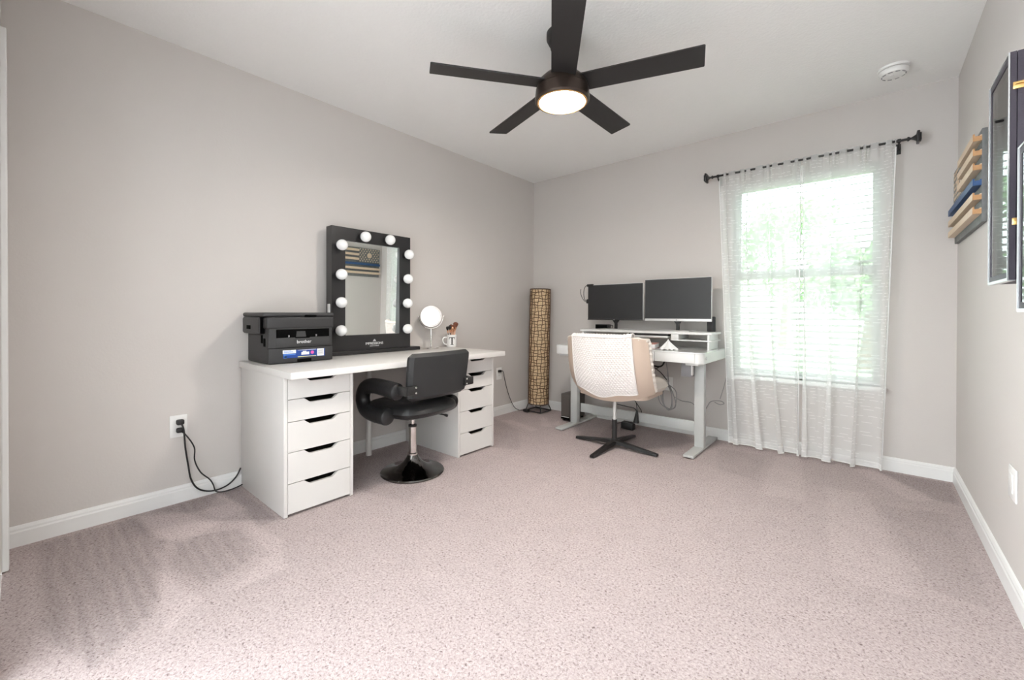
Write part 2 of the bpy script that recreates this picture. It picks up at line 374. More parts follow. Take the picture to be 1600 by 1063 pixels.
# unseen hall added beyond the doorway; openings and tones shaped for fill light
struct('floor_added_hall', bx((-0.1, -7.5, -0.02), (3.6, YN-0.0, -0.001)), 'halltile', 'pale tiled floor of the unseen hall added for fill light')
struct('ceiling_added_hall', bx((-0.1, -7.5, H), (3.6, YN-0.12, H+0.1)), 'ceil', 'white ceiling of the unseen hall added for fill light')
bm = B(); box(bm, (-0.1, -7.5, 0), (0, -7.3, H)); box(bm, (-0.1, -3.90, 0), (0, YN-0.12, H)); box(bm, (-0.1, -7.3, 0), (0, -3.90, 0.05)); box(bm, (-0.1, -7.3, 2.35), (0, -3.90, H))
struct('wall_added_hall_left', bm, 'hallpaint', 'pale wall of the added hall, with a wide opening cut for fill light')
struct('wall_added_hall_end', bx((0, -7.5, 0), (3.5, -7.4, H)), 'hallpaint', 'pale end wall of the unseen added hall')
bm = B(); box(bm, (3.5, -7.5, 0), (3.6, -4.9, H)); box(bm, (3.5, -4.6, 0), (3.6, YN-0.12, H)); box(bm, (3.5, -4.9, 0), (3.6, -4.6, 1.6)); box(bm, (3.5, -4.9, 2.1), (3.6, -4.6, H))
struct('wall_added_hall_right', bm, 'hallpaint', 'pale wall of the added hall, with a small opening cut for fill light')
# baseboards
def base(name, pts, lab):
    """profile extruded along straight line pts[0]->pts[1]; n = inward normal"""
    a, b, n = [Vector(p) for p in pts]
    prof = [(0, 0), (0.014, 0), (0.014, 0.062), (0.011, 0.068), (0.011, 0.076), (0.006, 0.086), (0, 0.089)]
    bm = B(); A = [bm.verts.new(a+n*o+Vector((0, 0, z))) for o, z in prof]; C = [bm.verts.new(b+n*o+Vector((0, 0, z))) for o, z in prof]
    k = len(prof)
    for i in range(k): bm.faces.new((A[i], C[i], C[(i+1) % k], A[(i+1) % k]))
    bm.faces.new(A); bm.faces.new(C[::-1])
    struct(name, bm, 'trim', lab)
base('baseboard_left', ((0, YN+0.001, 0), (0, 0, 0), (1, 0, 0)), 'white baseboard along the vanity wall')
base('baseboard_back', ((0, 0, 0), (W, 0, 0), (0, -1, 0)), 'white baseboard below the window')
base('baseboard_right', ((W, YN+0.001, 0), (W, 0, 0), (-1, 0, 0)), 'white baseboard below the display cases')

# window: vinyl single hung, sill
bm = B(); fw = 0.024
for a, b in (((WX0, 0.07, WZ0), (WX0+fw, 0.13, WZ1)), ((WX1-fw, 0.07, WZ0), (WX1, 0.13, WZ1)), ((WX0, 0.07, WZ0), (WX1, 0.13, WZ0+fw)), ((WX0, 0.07, WZ1-fw), (WX1, 0.13, WZ1))):
    box(bm, a, b, 0.003)
win = struct('window_1', bm, 'vinyl', 'white single hung window behind blind and sheer curtains')
bm = B(); box(bm, (WX0+fw, 0.08, 1.305), (WX1-fw, 0.12, 1.335), 0.003)
struct('meeting_rail', bm, 'vinyl', parent=win)
for z0, z1, yy in ((WZ0+fw, 1.31, 0.09), (1.33, WZ1-fw, 0.11)):
    bm = B(); x0, x1 = WX0+fw, WX1-fw
    for a, b in (((x0, yy-.012, z0), (x0+.02, yy+.012, z1)), ((x1-.02, yy-.012, z0), (x1, yy+.012, z1)), ((x0, yy-.012, z0), (x1, yy+.012, z0+.02)), ((x0, yy-.012, z1-.02), (x1, yy+.012, z1))): box(bm, a, b, 0.002)
    sash = struct('sash', bm, 'vinyl', parent=win)
    struct('window_pane', bx((x0+.018, yy-.003, z0+.018), (x1-.018, yy+.003, z1-.018)), 'glass', parent=sash)
struct('trim_2', bx((WX0-0.03, -0.035, WZ0-0.028), (WX1+0.03, 0.10, WZ0), 0.005), 'trim', 'white window sill')

# ================================================================== outside (seen through the blind)
struct('ground', bx((-25, 0.6, -0.35), (25, 60, -0.25)), 'lawn', 'green lawn outside the window')
def tree(x, y, h, rad, lab, n=1500):
    t = thing('tree', lab, 'tree', (x, y, -0.25), 0, 'trees outside the window')
    obj('trunk', tube(B(), [(x, y, -0.3), (x+0.1, y, h*0.35), (x, y+0.1, h*0.75)], lambda k: 0.14-0.09*k, 10, 4), 'bark', t)
    bm = B()
    cl = [(Vector((x+random.uniform(-rad, rad)*.7, y+random.uniform(-rad, rad)*.7, h*random.uniform(.42, .95)))) for _ in range(16)]
    for _ in range(n):
        c = random.choice(cl); d = Vector((random.gauss(0, 1), random.gauss(0, 1), random.gauss(0, .8))); p = c+d.normalized()*rad*.42*random.random()**.4
        a = Vector((random.gauss(0, 1), random.gauss(0, 1), random.gauss(0, 1))).normalized()*0.11; b = a.orthogonal().normalized()*0.07
        bm.faces.new([bm.verts.new(p+q) for q in (-a, b, a, -b)])
    obj('foliage', bm, 'leaf', t, smooth=False)
tree(-2.6, 10, 4.6, 1.7, 'broad green tree outside, standing on the desk side of the window')
tree(0.4, 14, 4.8, 1.8, 'leafy green tree outside, farthest back on the lawn')
tree(2.7, 9, 3.0, 1.2, 'lowest green tree outside, with the smallest crown')

# ================================================================== blind, rod, curtains
bl = thing('window_blind', 'white two inch horizontal slat blind lowered over the window', 'blind', (2.4225, 0.045, WZ0))
bx0, bx1 = WX0+0.008, WX1-0.008
obj('headrail', bx((bx0, 0.018, WZ1-0.05), (bx1, 0.068, WZ1-0.002), 0.003), 'slat', bl)
nsl = 32; zz0 = WZ0+0.045; step = (WZ1-0.075-zz0)/(nsl-1)
bm = B()
g = grid(bm, 1, 6, lambda u, v: (bx0+u*(bx1-bx0), -0.025+0.05*v, 0.003*math.sin(PI*v)))
bmesh.ops.solidify(bm, geom=bm.faces[:], thickness=0.0022)
bm.transform(Matrix.Translation((0, 0.043, 0)) @ Matrix.Rotation(math.radians(22), 4, 'X'))
first = None
for i in range(nsl):
    z = zz0+i*step
    if first is None:
        first = obj('slat', bm, 'slat', bl, local=True); first.location = (-2.4225, -0.045, z-WZ0)
    else:
        c = first.copy(); COL.objects.link(c); c.parent = bl; c.location = (-2.4225, -0.045, z-WZ0)
obj('bottom_rail', bx((bx0, 0.02, WZ0+0.006), (bx1, 0.066, WZ0+0.024), 0.003), 'slat', bl)
for xx in (WX0+0.14, 2.4225, WX1-0.14):
    bm = B()
    for yy in (0.016, 0.070): tube(bm, [(xx, yy, WZ0+0.01), (xx, yy, WZ1-0.03)], 0.0012, 5)
    obj('ladder_cord', bm, 'slat', bl)
obj('tilt_wand', tube(B(), [(WX0+0.10, 0.008, WZ1-0.06), (WX0+0.10, 0.006, WZ1-0.70)], 0.004, 8), 'vinyl', bl)

RZ, RY = 2.098, -0.085
rod = thing('curtain_rod', 'black metal curtain rod with square flared finials above window', 'curtain rod', (2.42, RY, RZ))
obj('pole', tube(B(), [(1.86, RY, RZ), (2.98, RY, RZ)], 0.0075, 12), 'rod', rod)
for sx, xe in ((-1, 1.86), (1, 2.98)):
    prof = [(0.0075, 0), (0.013, 0.003), (0.013, 0.010), (0.007, 0.016), (0.007, 0.022), (0.021, 0.045)]
    bm = lathe(B(), prof, seg=16)
    box(bm, (-0.034, -0.034, 0.044), (0.034, 0.034, 0.058), 0.004); box(bm, (-0.024, -0.024, 0.058), (0.024, 0.024, 0.066), 0.004)
    bm.transform(Matrix.Translation((xe, RY, RZ)) @ Matrix.Rotation(sx*PI/2, 4, 'Y'))
    obj('finial', bm, 'rod', rod)
    xb = xe-sx*0.035
    bm = B(); tube(bm, [(xb, -0.004, RZ-0.03), (xb, RY+0.02, RZ-0.03), (xb, RY, RZ-0.014)], 0.005, 8, 4); box(bm, (xb-0.012, -0.005, RZ-0.062), (xb+0.012, 0.0, RZ+0.004), 0.002)
    lathe(bm, [(0.012, -0.008), (0.012, 0.008)], (xb, RY, RZ), 16, 'X')
    obj('wall_bracket', bm, 'rod', rod)

def curtain(lab, xt0, xt1, xb0, xb1, folds, seed, sweep):
    nu, nv = 220, 60
    bm = B(); uvl = bm.loops.layers.uv.new('UVMap')
    ln = 0.75
    def f(s, v):
        z = 0.012+v*(RZ+0.016-0.012)                     # v=0 bottom
        k = 1-v
        x = (xt0+(xt1-xt0)*s)*v+(xb0+(xb1-xb0)*s)*k
        bow = sweep*(k**3)*math.sin(PI*s)                 # cloth swept sideways towards its hem
        ph = 2*PI*folds*s+seed+1.2*math.sin(3*s+seed)
        am = 0.014+0.020*k**0.7
        ed = min(1, min(s, 1-s)/0.06)
        x += bow+ed*(0.012+0.030*k**0.9)*math.sin(ph)+ed*0.010*k*math.sin(2.3*ph+1)
        y = RY-0.002-0.0+ed*am*math.cos(ph)*(1 if v < 0.97 else 0.5)-0.012*k
        if v > 0.965: y = RY+0.0115*math.tanh(3*math.sin(58*s+seed)-1.3)
        else: y = min(y, -0.02)
        z += 0.006*math.sin(ph*0.5+1)*k*k if v > 0 else 0.004*(1+math.sin(ph*0.7))
        return (x, y, z)
    g = grid(bm, nu, nv, f)
    for fc in bm.faces:
        for lp in fc.loops: pass
    idx = {}
    for j, row in enumerate(g):
        for i, vt in enumerate(row): idx[vt] = (i/nu*ln+seed*0.37, j/nv*(RZ+0.004))
    for fc in bm.faces:
        for lp in fc.loops: lp[uvl].uv = idx[lp.vert]
    t = thing('sheer_curtain', lab, 'curtain', ((xb0+xb1)/2, RY, 0.0), 0)
    obj('cloth', bm, 'sheer', t, recalc=False)
    # stitched side hems
    for s in (0, 1):
        pts = [Vector(f(s, j/40))+Vector((0, -0.002, 0)) for j in range(40)]
        obj('side_hem', tube(B(), pts, 0.0035, 6), 'sheerhem', t)
    pts = [Vector(f(i/120, 0.0))+Vector((0, -0.003, 0.004)) for i in range(121)]
    obj('bottom_hem', tube(B(), pts, 0.004, 6), 'sheerhem', t)
M['sheerhem'] = mat('sheer_hem', (0.86, 0.86, 0.845), 0.9)
curtain('white sheer curtain panel hanging beside the standing desk', 1.903, 2.437, 1.985, 2.430, 3.6, 0.4, 0.06)
curtain('white sheer curtain panel hanging on the display case side of the window', 2.443, 2.932, 2.480, 2.872, 3.4, 2.1, -0.03)

# ================================================================== ceiling fan, smoke detector
FX, FY, FZ = 1.615, -1.863, 2.175
fan = thing('ceiling_fan', 'matte black five blade ceiling fan with lit round light', 'ceiling fan', (FX, FY, H))
obj('canopy', lathe(B(), [(0, H), (0.080, H), (0.080, H-0.030), (0.070, H-0.050), (0.050, H-0.060), (0.060, H-0.075), (0.045, H-0.095), (0.022, H-0.105), (0, H-0.105)], (FX, FY, 0), 32), 'fan', fan)
obj('downrod', tube(B(), [(FX, FY, H-0.06), (FX, FY, FZ+0.05)], 0.013, 14), 'fan', fan)
obj('coupling', lathe(B(), [(0.013, 0.07), (0.022, 0.066), (0.026, 0.045), (0.028, 0.03)], (FX, FY, FZ), 24), 'fan', fan)
obj('motor_housing', lathe(B(), [(0.0, 0.055), (0.055, 0.055), (0.095, 0.042), (0.122, 0.015), (0.130, -0.012), (0.130, -0.020), (0, -0.020)], (FX, FY, FZ), 48), 'bronze', fan)
lk = obj('light_kit', lathe(B(), [(0, -0.019), (0.128, -0.019), (0.128, -0.0235), (0.134, -0.0245), (0.138, -0.060), (0.138, -0.078), (0.132, -0.086), (0.126, -0.086), (0.122, -0.076), (0, -0.076)], (FX, FY, FZ), 48), 'bronze', fan)
obj('rim', lathe(B(), [(0.1215, -0.0775), (0.127, -0.0875), (0.118, -0.0895), (0.1095, -0.082), (0.1105, -0.0765)], (FX, FY, FZ), 48), 'rimglow', lk)
obj('light_diffuser', lathe(B(), [(0.112, -0.0775), (0.108, -0.083), (0.08, -0.086), (0, -0.0875)], (FX, FY, FZ), 48), 'glow', lk)
bm = B(); prism(bm, rrect(0.105, -0.062, 0.662, 0.068, 0.006, 2), 2, -0.0035, 0.0035)
for v in bm.verts:
    if v.co.x < 0.2: v.co.y *= 0.92
bm.transform(Matrix.Rotation(math.radians(-10.5), 4, 'X'))
bm.transform(Matrix.Translation((0, 0, FZ-H)))
blade0 = None
for k in range(5):
    a = math.radians(17.79+72*k)
    if blade0 is None: blade0 = obj('fan_blade', bm, 'fan', fan, local=True, smooth=False); blade0.rotation_euler = (0, 0, a)
    else:
        c = blade0.copy(); COL.objects.link(c); c.parent = fan; c.rotation_euler = (0, 0, a)
sd = thing('smoke_detector', 'round white smoke detector on the ceiling', 'smoke detector', (2.91, -0.37, H))
obj('base_plate', lathe(B(), [(0, H), (0.072, H), (0.072, H-0.010), (0.068, H-0.013), (0, H-0.013)], (2.91, -0.37, 0), 40), 'plate', sd)
bd = obj('body', lathe(B(), [(0.058, H-0.012), (0.066, H-0.018), (0.066, H-0.030), (0.058, H-0.042), (0.030, H-0.047), (0, H-0.048)], (2.91, -0.37, 0), 40), 'plate', sd)
for k in range(10):
    a = 2*PI*k/10
    m_ = Matrix.Translation((2.91+0.052*math.cos(a), -0.37+0.052*math.sin(a), H-0.0445)) @ Matrix.Rotation(a, 4, 'Z') @ Matrix.Rotation(-0.5, 4, 'Y')
    obj('vent_slot', box(B(), (-0.002, -0.010, -0.002), (0.002, 0.010, 0.002), mtx=m_), 'graybox', bd)
obj('test_button', lathe(B(), [(0, H-0.051), (0.010, H-0.051), (0.012, H-0.046)], (2.90, -0.385, 0), 20), 'plate', bd)

# ================================================================== vanity desk
T = 0.7313; DY0, DY1 = -2.830, -1.301; DX0, DX1 = 0.012, 0.735
top = thing('table_top', 'white laminate table top resting on two drawer units', 'desk', (0.37, -2.066, T-0.034))
obj('board', bx((DX0, DY0, T-0.034), (DX1, DY1, T), 0.0015), 'white', top)
lg = lathe(B(), [(0, 0.002), (0.020, 0.002), (0.020, 0.012), (0.0195, 0.013), (0.0195, T-0.04), (0.035, T-0.038), (0.035, T-0.034), (0, T-0.034)], (0.10, -2.048, 0), 24)
obj('leg', lg, 'white', top)
def drawer_unit(y0, lab):
    w, x0, x1 = 0.364, 0.020, 0.628; zt = T-0.0345; y1 = y0+w; s = 0.018
    t = thing('drawer_unit', lab, 'drawers', ((x0+x1)/2, y0+w/2, 0.0), 0, 'white drawer units under the table top')
    for a in (y0, y1-s): obj('side_panel', bx((x0, a, 0.002), (x1, a+s, zt), 0.001), 'white', t)
    obj('back_panel', bx((x0, y0+s, 0.03), (x0+0.008, y1-s, zt-0.01)), 'white', t)
    obj('top_panel', bx((x0, y0+s, zt-0.016), (x1-0.030, y1-s, zt)), 'white', t)
    obj('plinth', bx((x0+0.008, y0+s, 0.004), (x1-0.03, y1-s, 0.03)), 'white', t)
    hs = [0.107, 0.110, 0.150, 0.152, 0.148]; tot = sum(hs); sc = (zt-0.006-0.012)/tot
    z = zt-0.006; a, b = y0+s+0.0015, y1-s-0.0015; wd_ = b-a
    for k, h in enumerate(hs):
        h *= sc; zb = z-h+0.003
        nt = 0.024; zc = z
        poly = [(a, zb), (b, zb), (b, zc), (a+wd_*.80, zc), (a+wd_*.70, zc-nt), (a+wd_*.34, zc-nt), (a+wd_*.24, zc), (a, zc)]
        bm = B()
        # front as convex pieces
        prism(bm, [(a, zb), (b, zb), (b, zc-nt), (a, zc-nt)], 0, x1-0.018, x1)
        prism(bm, [(a, zc-nt), (a+wd_*.34, zc-nt), (a+wd_*.24, zc), (a, zc)], 0, x1-0.018, x1)
        prism(bm, [(a+wd_*.70, zc-nt), (b, zc-nt), (b, zc), (a+wd_*.80, zc)], 0, x1-0.018, x1)
        bmesh.ops.remove_doubles(bm, verts=bm.verts, dist=1e-5)
        d = obj('drawer', bm, 'white_edge', t, smooth=False)
        obj('drawer_box', bx((x0+0.05, a+0.012, zb+0.008), (x1-0.0185, b-0.012, zc-nt-0.012)), 'dark_in', d)  # coloured dark to stand for the shade seen through the notch
        z -= h
    obj('cavity_shade_sheet', bx((x0+0.30, y0+s, 0.03), (x0+0.304, y1-s, zt-0.017)), 'dark_in', t)  # added dark sheet painting the shade deep behind the notches
drawer_unit(-2.8205, 'white five drawer unit under the printer')
drawer_unit(-1.6745, 'white five drawer unit under the letter mug')

# printer --------------------------------------------------------------
PX1, PY0, PY1 = 0.335, -2.792, -2.428
pr = thing('printer', 'charcoal grey laser printer with blue sticker on vanity desk', 'printer', (0.16, (PY0+PY1)/2, T))
obj('body', bx((0.022, PY0+0.004, T+0.001), (PX1, PY1, T+0.205), 0.012, 3), 'printer', pr)
# scanner block, wider
obj('scanner', bx((0.012, PY0-0.022, T+0.165), (PX1-0.055, PY1+0.012, T+0.262), 0.014, 3), 'printer2', pr)
fp = obj('control_panel', bx((PX1-0.07, PY0-0.004, T+0.195), (PX1+0.004, PY1+0.006, T+0.262), 0.010, 3), 'printer', pr)
obj('lid', bx((0.014, PY0-0.020, T+0.2625), (PX1-0.002, PY1+0.010, T+0.286), 0.010, 3), 'printer2', pr)
obj('lid_grip', bx((PX1-0.03, PY0+0.20, T+0.262), (PX1+0.006, PY0+0.265, T+0.2725), 0.003), 'void', pr)
# output slot: near-black block painting the shade of an open slot
ya, yb = PY0+0.045, PY1-0.022
obj('output_slot_shade', bx((PX1-0.12, ya, T+0.145), (PX1+0.0012, yb, T+0.192), 0.002), 'void', pr)
obj('paper_stop', prism(B(), [(PY0+0.150, T+0.147), (PY0+0.205, T+0.147), (PY0+0.200, T+0.180), (PY0+0.153, T+0.180)], 0, PX1+0.001, PX1+0.004), 'printer2', pr)
for yy in (PY0+0.110, PY0+0.262): obj('feed_roller', lathe(B(), [(0, -.003), (0.006, -.003), (0.006, .003), (0, .003)], (PX1+0.003, yy, T+0.153), 12, 'Y'), 'graybox', pr)
mf = obj('manual_feed_door', bx((PX1-0.002, ya, T+0.098), (PX1+0.0035, yb, T+0.142), 0.002), 'printer2', pr)
obj('door_latch', bx((PX1+0.001, PY0+0.145, T+0.1405), (PX1+0.006, PY0+0.225, T+0.1455), 0.0015), 'void', mf)
obj('brand_lettering', text('brother', 0.026, frame_mtx((PX1+0.0037, (ya+yb)/2, T+0.119), (0, 1, 0), (0, 0, 1))), 'print_white', mf, smooth=False)
tr = obj('paper_tray', bx((PX1-0.01, PY0+0.006, T+0.004), (PX1+0.003, PY1-0.002, T+0.086), 0.004), 'printer', pr)
obj('tray_grip', bx((PX1-0.005, PY0+0.155, T+0.004), (PX1+0.0036, PY0+0.235, T+0.022), 0.001), 'void', tr)
obj('seam', bx((PX1-0.01, PY0+0.006, T+0.0865), (PX1+0.0012, PY1-0.002, T+0.0895)), 'void', pr)
obj('side_handle', bx((0.09, PY0-0.0232, T+0.192), (0.155, PY0-0.02, T+0.214), 0.001), 'void', pr)
obj('side_groove', bx((PX1-0.062, PY0-0.0155, T+0.17), (PX1-0.045, PY0+0.01, T+0.26), 0.001), 'void', pr)
for xx, zz in ((0.235, 0.115), (0.272, 0.098)): obj('side_vent', bx((xx, PY0+0.002, T+zz), (xx+0.028, PY0+0.006, T+zz+0.045), 0.001), 'void', pr)
for k in range(5): obj('side_button', bx((PX1-0.05, PY1+0.006, T+0.198+k*0.012), (PX1-0.03, PY1+0.0085, T+0.206+k*0.012), 0.001), 'graybox', pr)
st = obj('product_sticker', bx((PX1+0.002, PY0+0.080, T+0.030), (PX1+0.0036, PY1-0.050, T+0.074)), 'blue', pr, smooth=False); st['label'] = 'blue, white and pink product sticker'
def sp(a, b, z0, z1, m, nm='sticker_panel'): obj(nm, bx((PX1+0.0034, PY0+a, T+z0), (PX1+0.0042, PY0+b, T+z1)), m, st, smooth=False)
sp(0.078, 0.148, 0.056, 0.075, 'paper'); sp(0.082, 0.146, 0.047, 0.053, 'blue2'); sp(0.084, 0.100, 0.030, 0.044, 'blue2'); sp(0.086, 0.098, 0.033, 0.042, 'paper')
sp(0.158, 0.262, 0.0705, 0.0725, 'paper'); sp(0.158, 0.262, 0.032, 0.036, 'yellow'); sp(0.268, 0.308, 0.032, 0.074, 'paper')
for k in range(5): obj('printed_line', bx((PX1+0.0040, PY0+0.273, T+0.040+k*0.006), (PX1+0.0046, PY0+0.303, T+0.042+k*0.006)), 'graybox', st, smooth=False)
for k in range(3): obj('printed_line', bx((PX1+0.0040, PY0+0.083, T+0.060+k*0.0045), (PX1+0.0046, PY0+0.143-0.01*k, T+0.062+k*0.0045)), 'blue2', st, smooth=False)
sp(0.178, 0.222, 0.044, 0.060, 'paper'); sp(0.186, 0.206, 0.060, 0.065, 'paper')
obj('sticker_dot', lathe(B(), [(0, 0), (0.0095, 0), (0.0095, 0.0012), (0, 0.0012)], (PX1+0.0034, PY0+0.240, T+0.055), 20, 'X'), 'pink', st)

# vanity mirror ---------------------------------------------------------
MX, MY0, MY1, MZ0, MZ1 = 0.125, -2.330, -1.712, T+0.026, 1.592
vm = thing('vanity_mirror', 'black framed vanity mirror with round bulbs on vanity desk', 'mirror', (0.1, (MY0+MY1)/2, T))
obj('base', bx((0.020, MY0-0.03, T+0.001), (0.155, -1.640, T+0.0265), 0.003), 'frame_black', vm)
GY0, GY1, GZ0, GZ1 = -2.236, -1.810, 0.862, 1.503
bm = B()
for a, b in (((0.05, MY0, MZ0), (MX, GY0, MZ1)), ((0.05, GY1, MZ0), (MX, MY1, MZ1)), ((0.05, GY0, MZ0), (MX, GY1, GZ0)), ((0.05, GY0, GZ1), (MX, GY1, MZ1))): box(bm, a, b)
obj('frame', bm, 'frame_black', vm, smooth=False)
obj('back_board', bx((0.042, MY0+0.004, MZ0+0.004), (0.0505, MY1-0.004, MZ1-0.004)), 'black', vm)
bm = bx((-0.004, GY0-0.004, GZ0-0.004), (0.002, GY1+0.004, GZ1+0.004)); zc_ = (GZ0+GZ1)/2
bm.transform(Matrix.Translation((0.104, 0, zc_)) @ Matrix.Rotation(math.radians(1.25), 4, 'Y') @ Matrix.Translation((0, 0, -zc_)))
obj('mirror_glass', bm, 'mirror', vm, smooth=False)
obj('brand_lettering', text('IMPRESSIONS', 0.024, frame_mtx((MX+0.0006, (GY0+GY1)/2+0.005, T+0.068), (0, 1, 0), (0, 0, 1))), 'print_white', vm, smooth=False)
obj('brand_lettering', text('VANITY COMPANY', 0.0085, frame_mtx((MX+0.0006, (GY0+GY1)/2+0.005, T+0.050), (0, 1, 0), (0, 0, 1))), 'print_white', vm, smooth=False)
bm = B(); yc = (GY0+GY1)/2+0.005
for k in range(5):
    an = PI*(k+0.5)/5; d = Vector((math.cos(an), math.sin(an)))*(0.017 if k == 2 else 0.014); n_ = Vector((-d.y, d.x)).normalized()*0.003
    prism(bm, [(yc+d.x*.25-n_.x, T+0.084+d.y*.25-n_.y), (yc+d.x, T+0.084+d.y), (yc+d.x*.25+n_.x, T+0.084+d.y*.25+n_.y)], 0, MX, MX+0.0012)
obj('crest_emblem', bm, 'print_white', vm, smooth=False)
bm_b = B(); r = 0.0365
prof = [(0.012, 0.0)]+[(0.016, 0.010)]+[(r*math.sin(PI*k/14), 0.046-r*math.cos(PI*k/14)) for k in range(3, 15)]
bulbs = [(-2.282, 1.463), (-2.112, 1.540), (-1.918, 1.544), (-1.752, 1.456), (-2.285, 1.269), (-1.763, 1.272), (-2.286, 1.084), (-1.767, 1.089), (-2.289, 0.899), (-1.767, 0.897)]
b0 = s0 = None
for (yy, zz) in bulbs:
    yy = max(MY0+0.042, min(MY1-0.042, yy))
    if b0 is None:
        lathe(bm_b, prof, seg=24, axis='X'); sb = lathe(B(), [(0.028, 0), (0.026, 0.010), (0.018, 0.013), (0, 0.013)], seg=24, axis='X')
        b0 = obj('bulb', bm_b, 'bulb', vm, local=True); s0 = obj('socket', sb, 'black', b0, local=True)
    else:
        c = b0.copy(); COL.objects.link(c); c.parent = vm; d = s0.copy(); COL.objects.link(d); d.parent = c; b_ = c
    (b0 if (yy, zz) == (max(MY0+0.042, bulbs[0][0]), bulbs[0][1]) else c).location = (MX-0.1, yy-(MY0+MY1)/2, zz-T)
obj('dimmer_switch', bx((0.075, MY0-0.006, 1.015), (0.105, MY0+0.001, 1.075), 0.002), 'plate', vm)

# magnifying mirror ------------------------------------------------------
mx, my = 0.130, -1.515
mg = thing('makeup_mirror', 'round chrome swivel makeup mirror standing beside the vanity mirror', 'mirror', (mx, my, T))
obj('base', lathe(B(), [(0, 0.001), (0.062, 0.001), (0.063, 0.005), (0.060, 0.009), (0.012, 0.013), (0.008, 0.018), (0, 0.018)], (mx, my, T), 40), 'chrome', mg)
obj('stem', lathe(B(), [(0.0065, 0.014), (0.0055, 0.05), (0.007, 0.10), (0.0055, 0.160), (0, 0.163)], (mx, my, T), 20), 'chrome', mg)
ca = math.radians(-30)     # faces the room, turned to the camera
mh = Matrix.Translation((mx, my, T+0.258)) @ Matrix.Rotation(ca, 4, 'Z')
pts = [mh @ Vector((0, 0.097*math.sin(a), -0.097*math.cos(a))) for a in [(-PI/2+PI*k/24) for k in range(25)]]
obj('yoke', tube(B(), pts, 0.0035, 8), 'chrome', mg)
for s in (-1, 1): obj('pivot_knob', lathe(B(), [(0, -0.006), (0.006, -0.005), (0.006, 0.005), (0, 0.006)], seg=14, axis='Y', mtx=mh @ Matrix.Translation((0, s*0.100, 0))), 'chrome', mg)
obj('mirror_ring', lathe(B(), [(0.075, -0.008), (0.085, -0.008), (0.088, 0), (0.085, 0.008), (0.075, 0.008), (0.073, 0.004), (0.073, -0.004)], seg=48, axis='X', mtx=mh), 'chrome', mg)
obj('mirror_disc', lathe(B(), [(0, -0.005), (0.0745, -0.005), (0.0745, 0.004), (0, 0.004)], seg=48, axis='X', mtx=mh), 'mirror', mg)

# letter mug with brushes ---------------------------------------------------
ux, uy, ur, uh = 0.135, -1.300, 0.043, 0.102
mug = thing('letter_mug', 'white ceramic mug with black letter T holding brushes', 'mug', (ux, uy, T))
obj('cup', lathe(B(), [(0, 0.001), (ur-0.004, 0.001), (ur, 0.005), (ur, uh), (ur-0.002, uh+0.001), (ur-0.004, uh), (ur-0.004, 0.008), (0, 0.008)], (ux, uy, T), 40), 'ceramic', mug)
hd = Vector((-0.45, -0.89, 0)).normalized()
obj('handle', tube(B(), [Vector((ux, uy, T))+hd*(ur-0.002)+Vector((0, 0, 0.080)), Vector((ux, uy, T))+hd*(ur+0.026)+Vector((0, 0, 0.078)), Vector((ux, uy, T))+hd*(ur+0.032)+Vector((0, 0, 0.052)), Vector((ux, uy, T))+hd*(ur+0.018)+Vector((0, 0, 0.028)), Vector((ux, uy, T))+hd*(ur-0.002)+Vector((0, 0, 0.022))], 0.0055, 10, 6), 'ceramic', mug)
th0 = math.atan2(-0.62, 0.78)       # letter faces the middle of the room
bm = B()
def wrap(y0, y1, z0, z1):
    n = 5
    for k in range(n):
        q = []
        for rr in (ur-0.001, ur+0.0006):
            for t_, z_ in ((k/n, z0), ((k+1)/n, z0), ((k+1)/n, z1), (k/n, z1)):
                a_ = th0+(y0+(y1-y0)*t_)/ur; q.append(bm.verts.new((ux+rr*math.cos(a_), uy+rr*math.sin(a_), T+z_)))
        for fq in ((4, 5, 6, 7), (0, 1, 5, 4), (1, 2, 6, 5), (2, 3, 7, 6), (3, 0, 4, 7)): bm.faces.new([q[i] for i in fq])
wrap(-0.005, 0.005, 0.022, 0.082); wrap(-0.025, 0.025, 0.077, 0.083); wrap(-0.025, -0.021, 0.066, 0.078); wrap(0.021, 0.025, 0.066, 0.078); wrap(-0.013, 0.013, 0.020, 0.024)
lt = obj('letter_t', bm, 'cord', mug, smooth=False); lt['label'] = 'black serif capital letter T'
def brush(k, a, tilt, ln, hr, hm, lab):
    d = Vector((math.cos(a)*tilt, math.sin(a)*tilt, 1)).normalized(); p0 = Vector((ux, uy, T+0.010))+Vector((math.cos(a), math.sin(a), 0))*0.016
    t = thing('makeup_brush', lab, 'makeup brush', p0, 0, 'makeup brushes in the mug')
    obj('handle', tube(B(), [p0, p0+d*ln*0.5, p0+d*ln*0.66], lambda u: 0.0028+0.0012*u, 10), 'cord' if hm == 'brushdark' else 'copper', t)
    obj('ferrule', tube(B(), [p0+d*ln*0.64, p0+d*ln*0.80], lambda u: 0.0042+(hr*0.55-0.0042)*u, 12), 'copper', t)
    obj('bristles', tube(B(), [p0+d*ln*(0.79+0.21*k_/6) for k_ in range(7)], lambda u: hr*(0.55+0.75*u if u < 0.55 else max(0.12, 1.0*math.sqrt(max(0, 1-((u-0.55)/0.46)**2)))), 14), hm, t)
brush(0, 1.1, 0.10, 0.200, 0.023, 'brush', 'big round brown makeup brush, tallest in the letter mug')
brush(1, 0.1, 0.05, 0.180, 0.017, 'brush', 'copper makeup brush leaning toward the mug front')
brush(2, -1.2, 0.12, 0.175, 0.014, 'brushdark', 'thin black makeup brush leaning toward the mug handle')
brush(3, -2.3, 0.14, 0.165, 0.012, 'brushdark', 'short black makeup brush leaning over the mug handle')
brush(4, 2.6, 0.10, 0.180, 0.015, 'brush', 'slim brown makeup brush leaning to the wall')
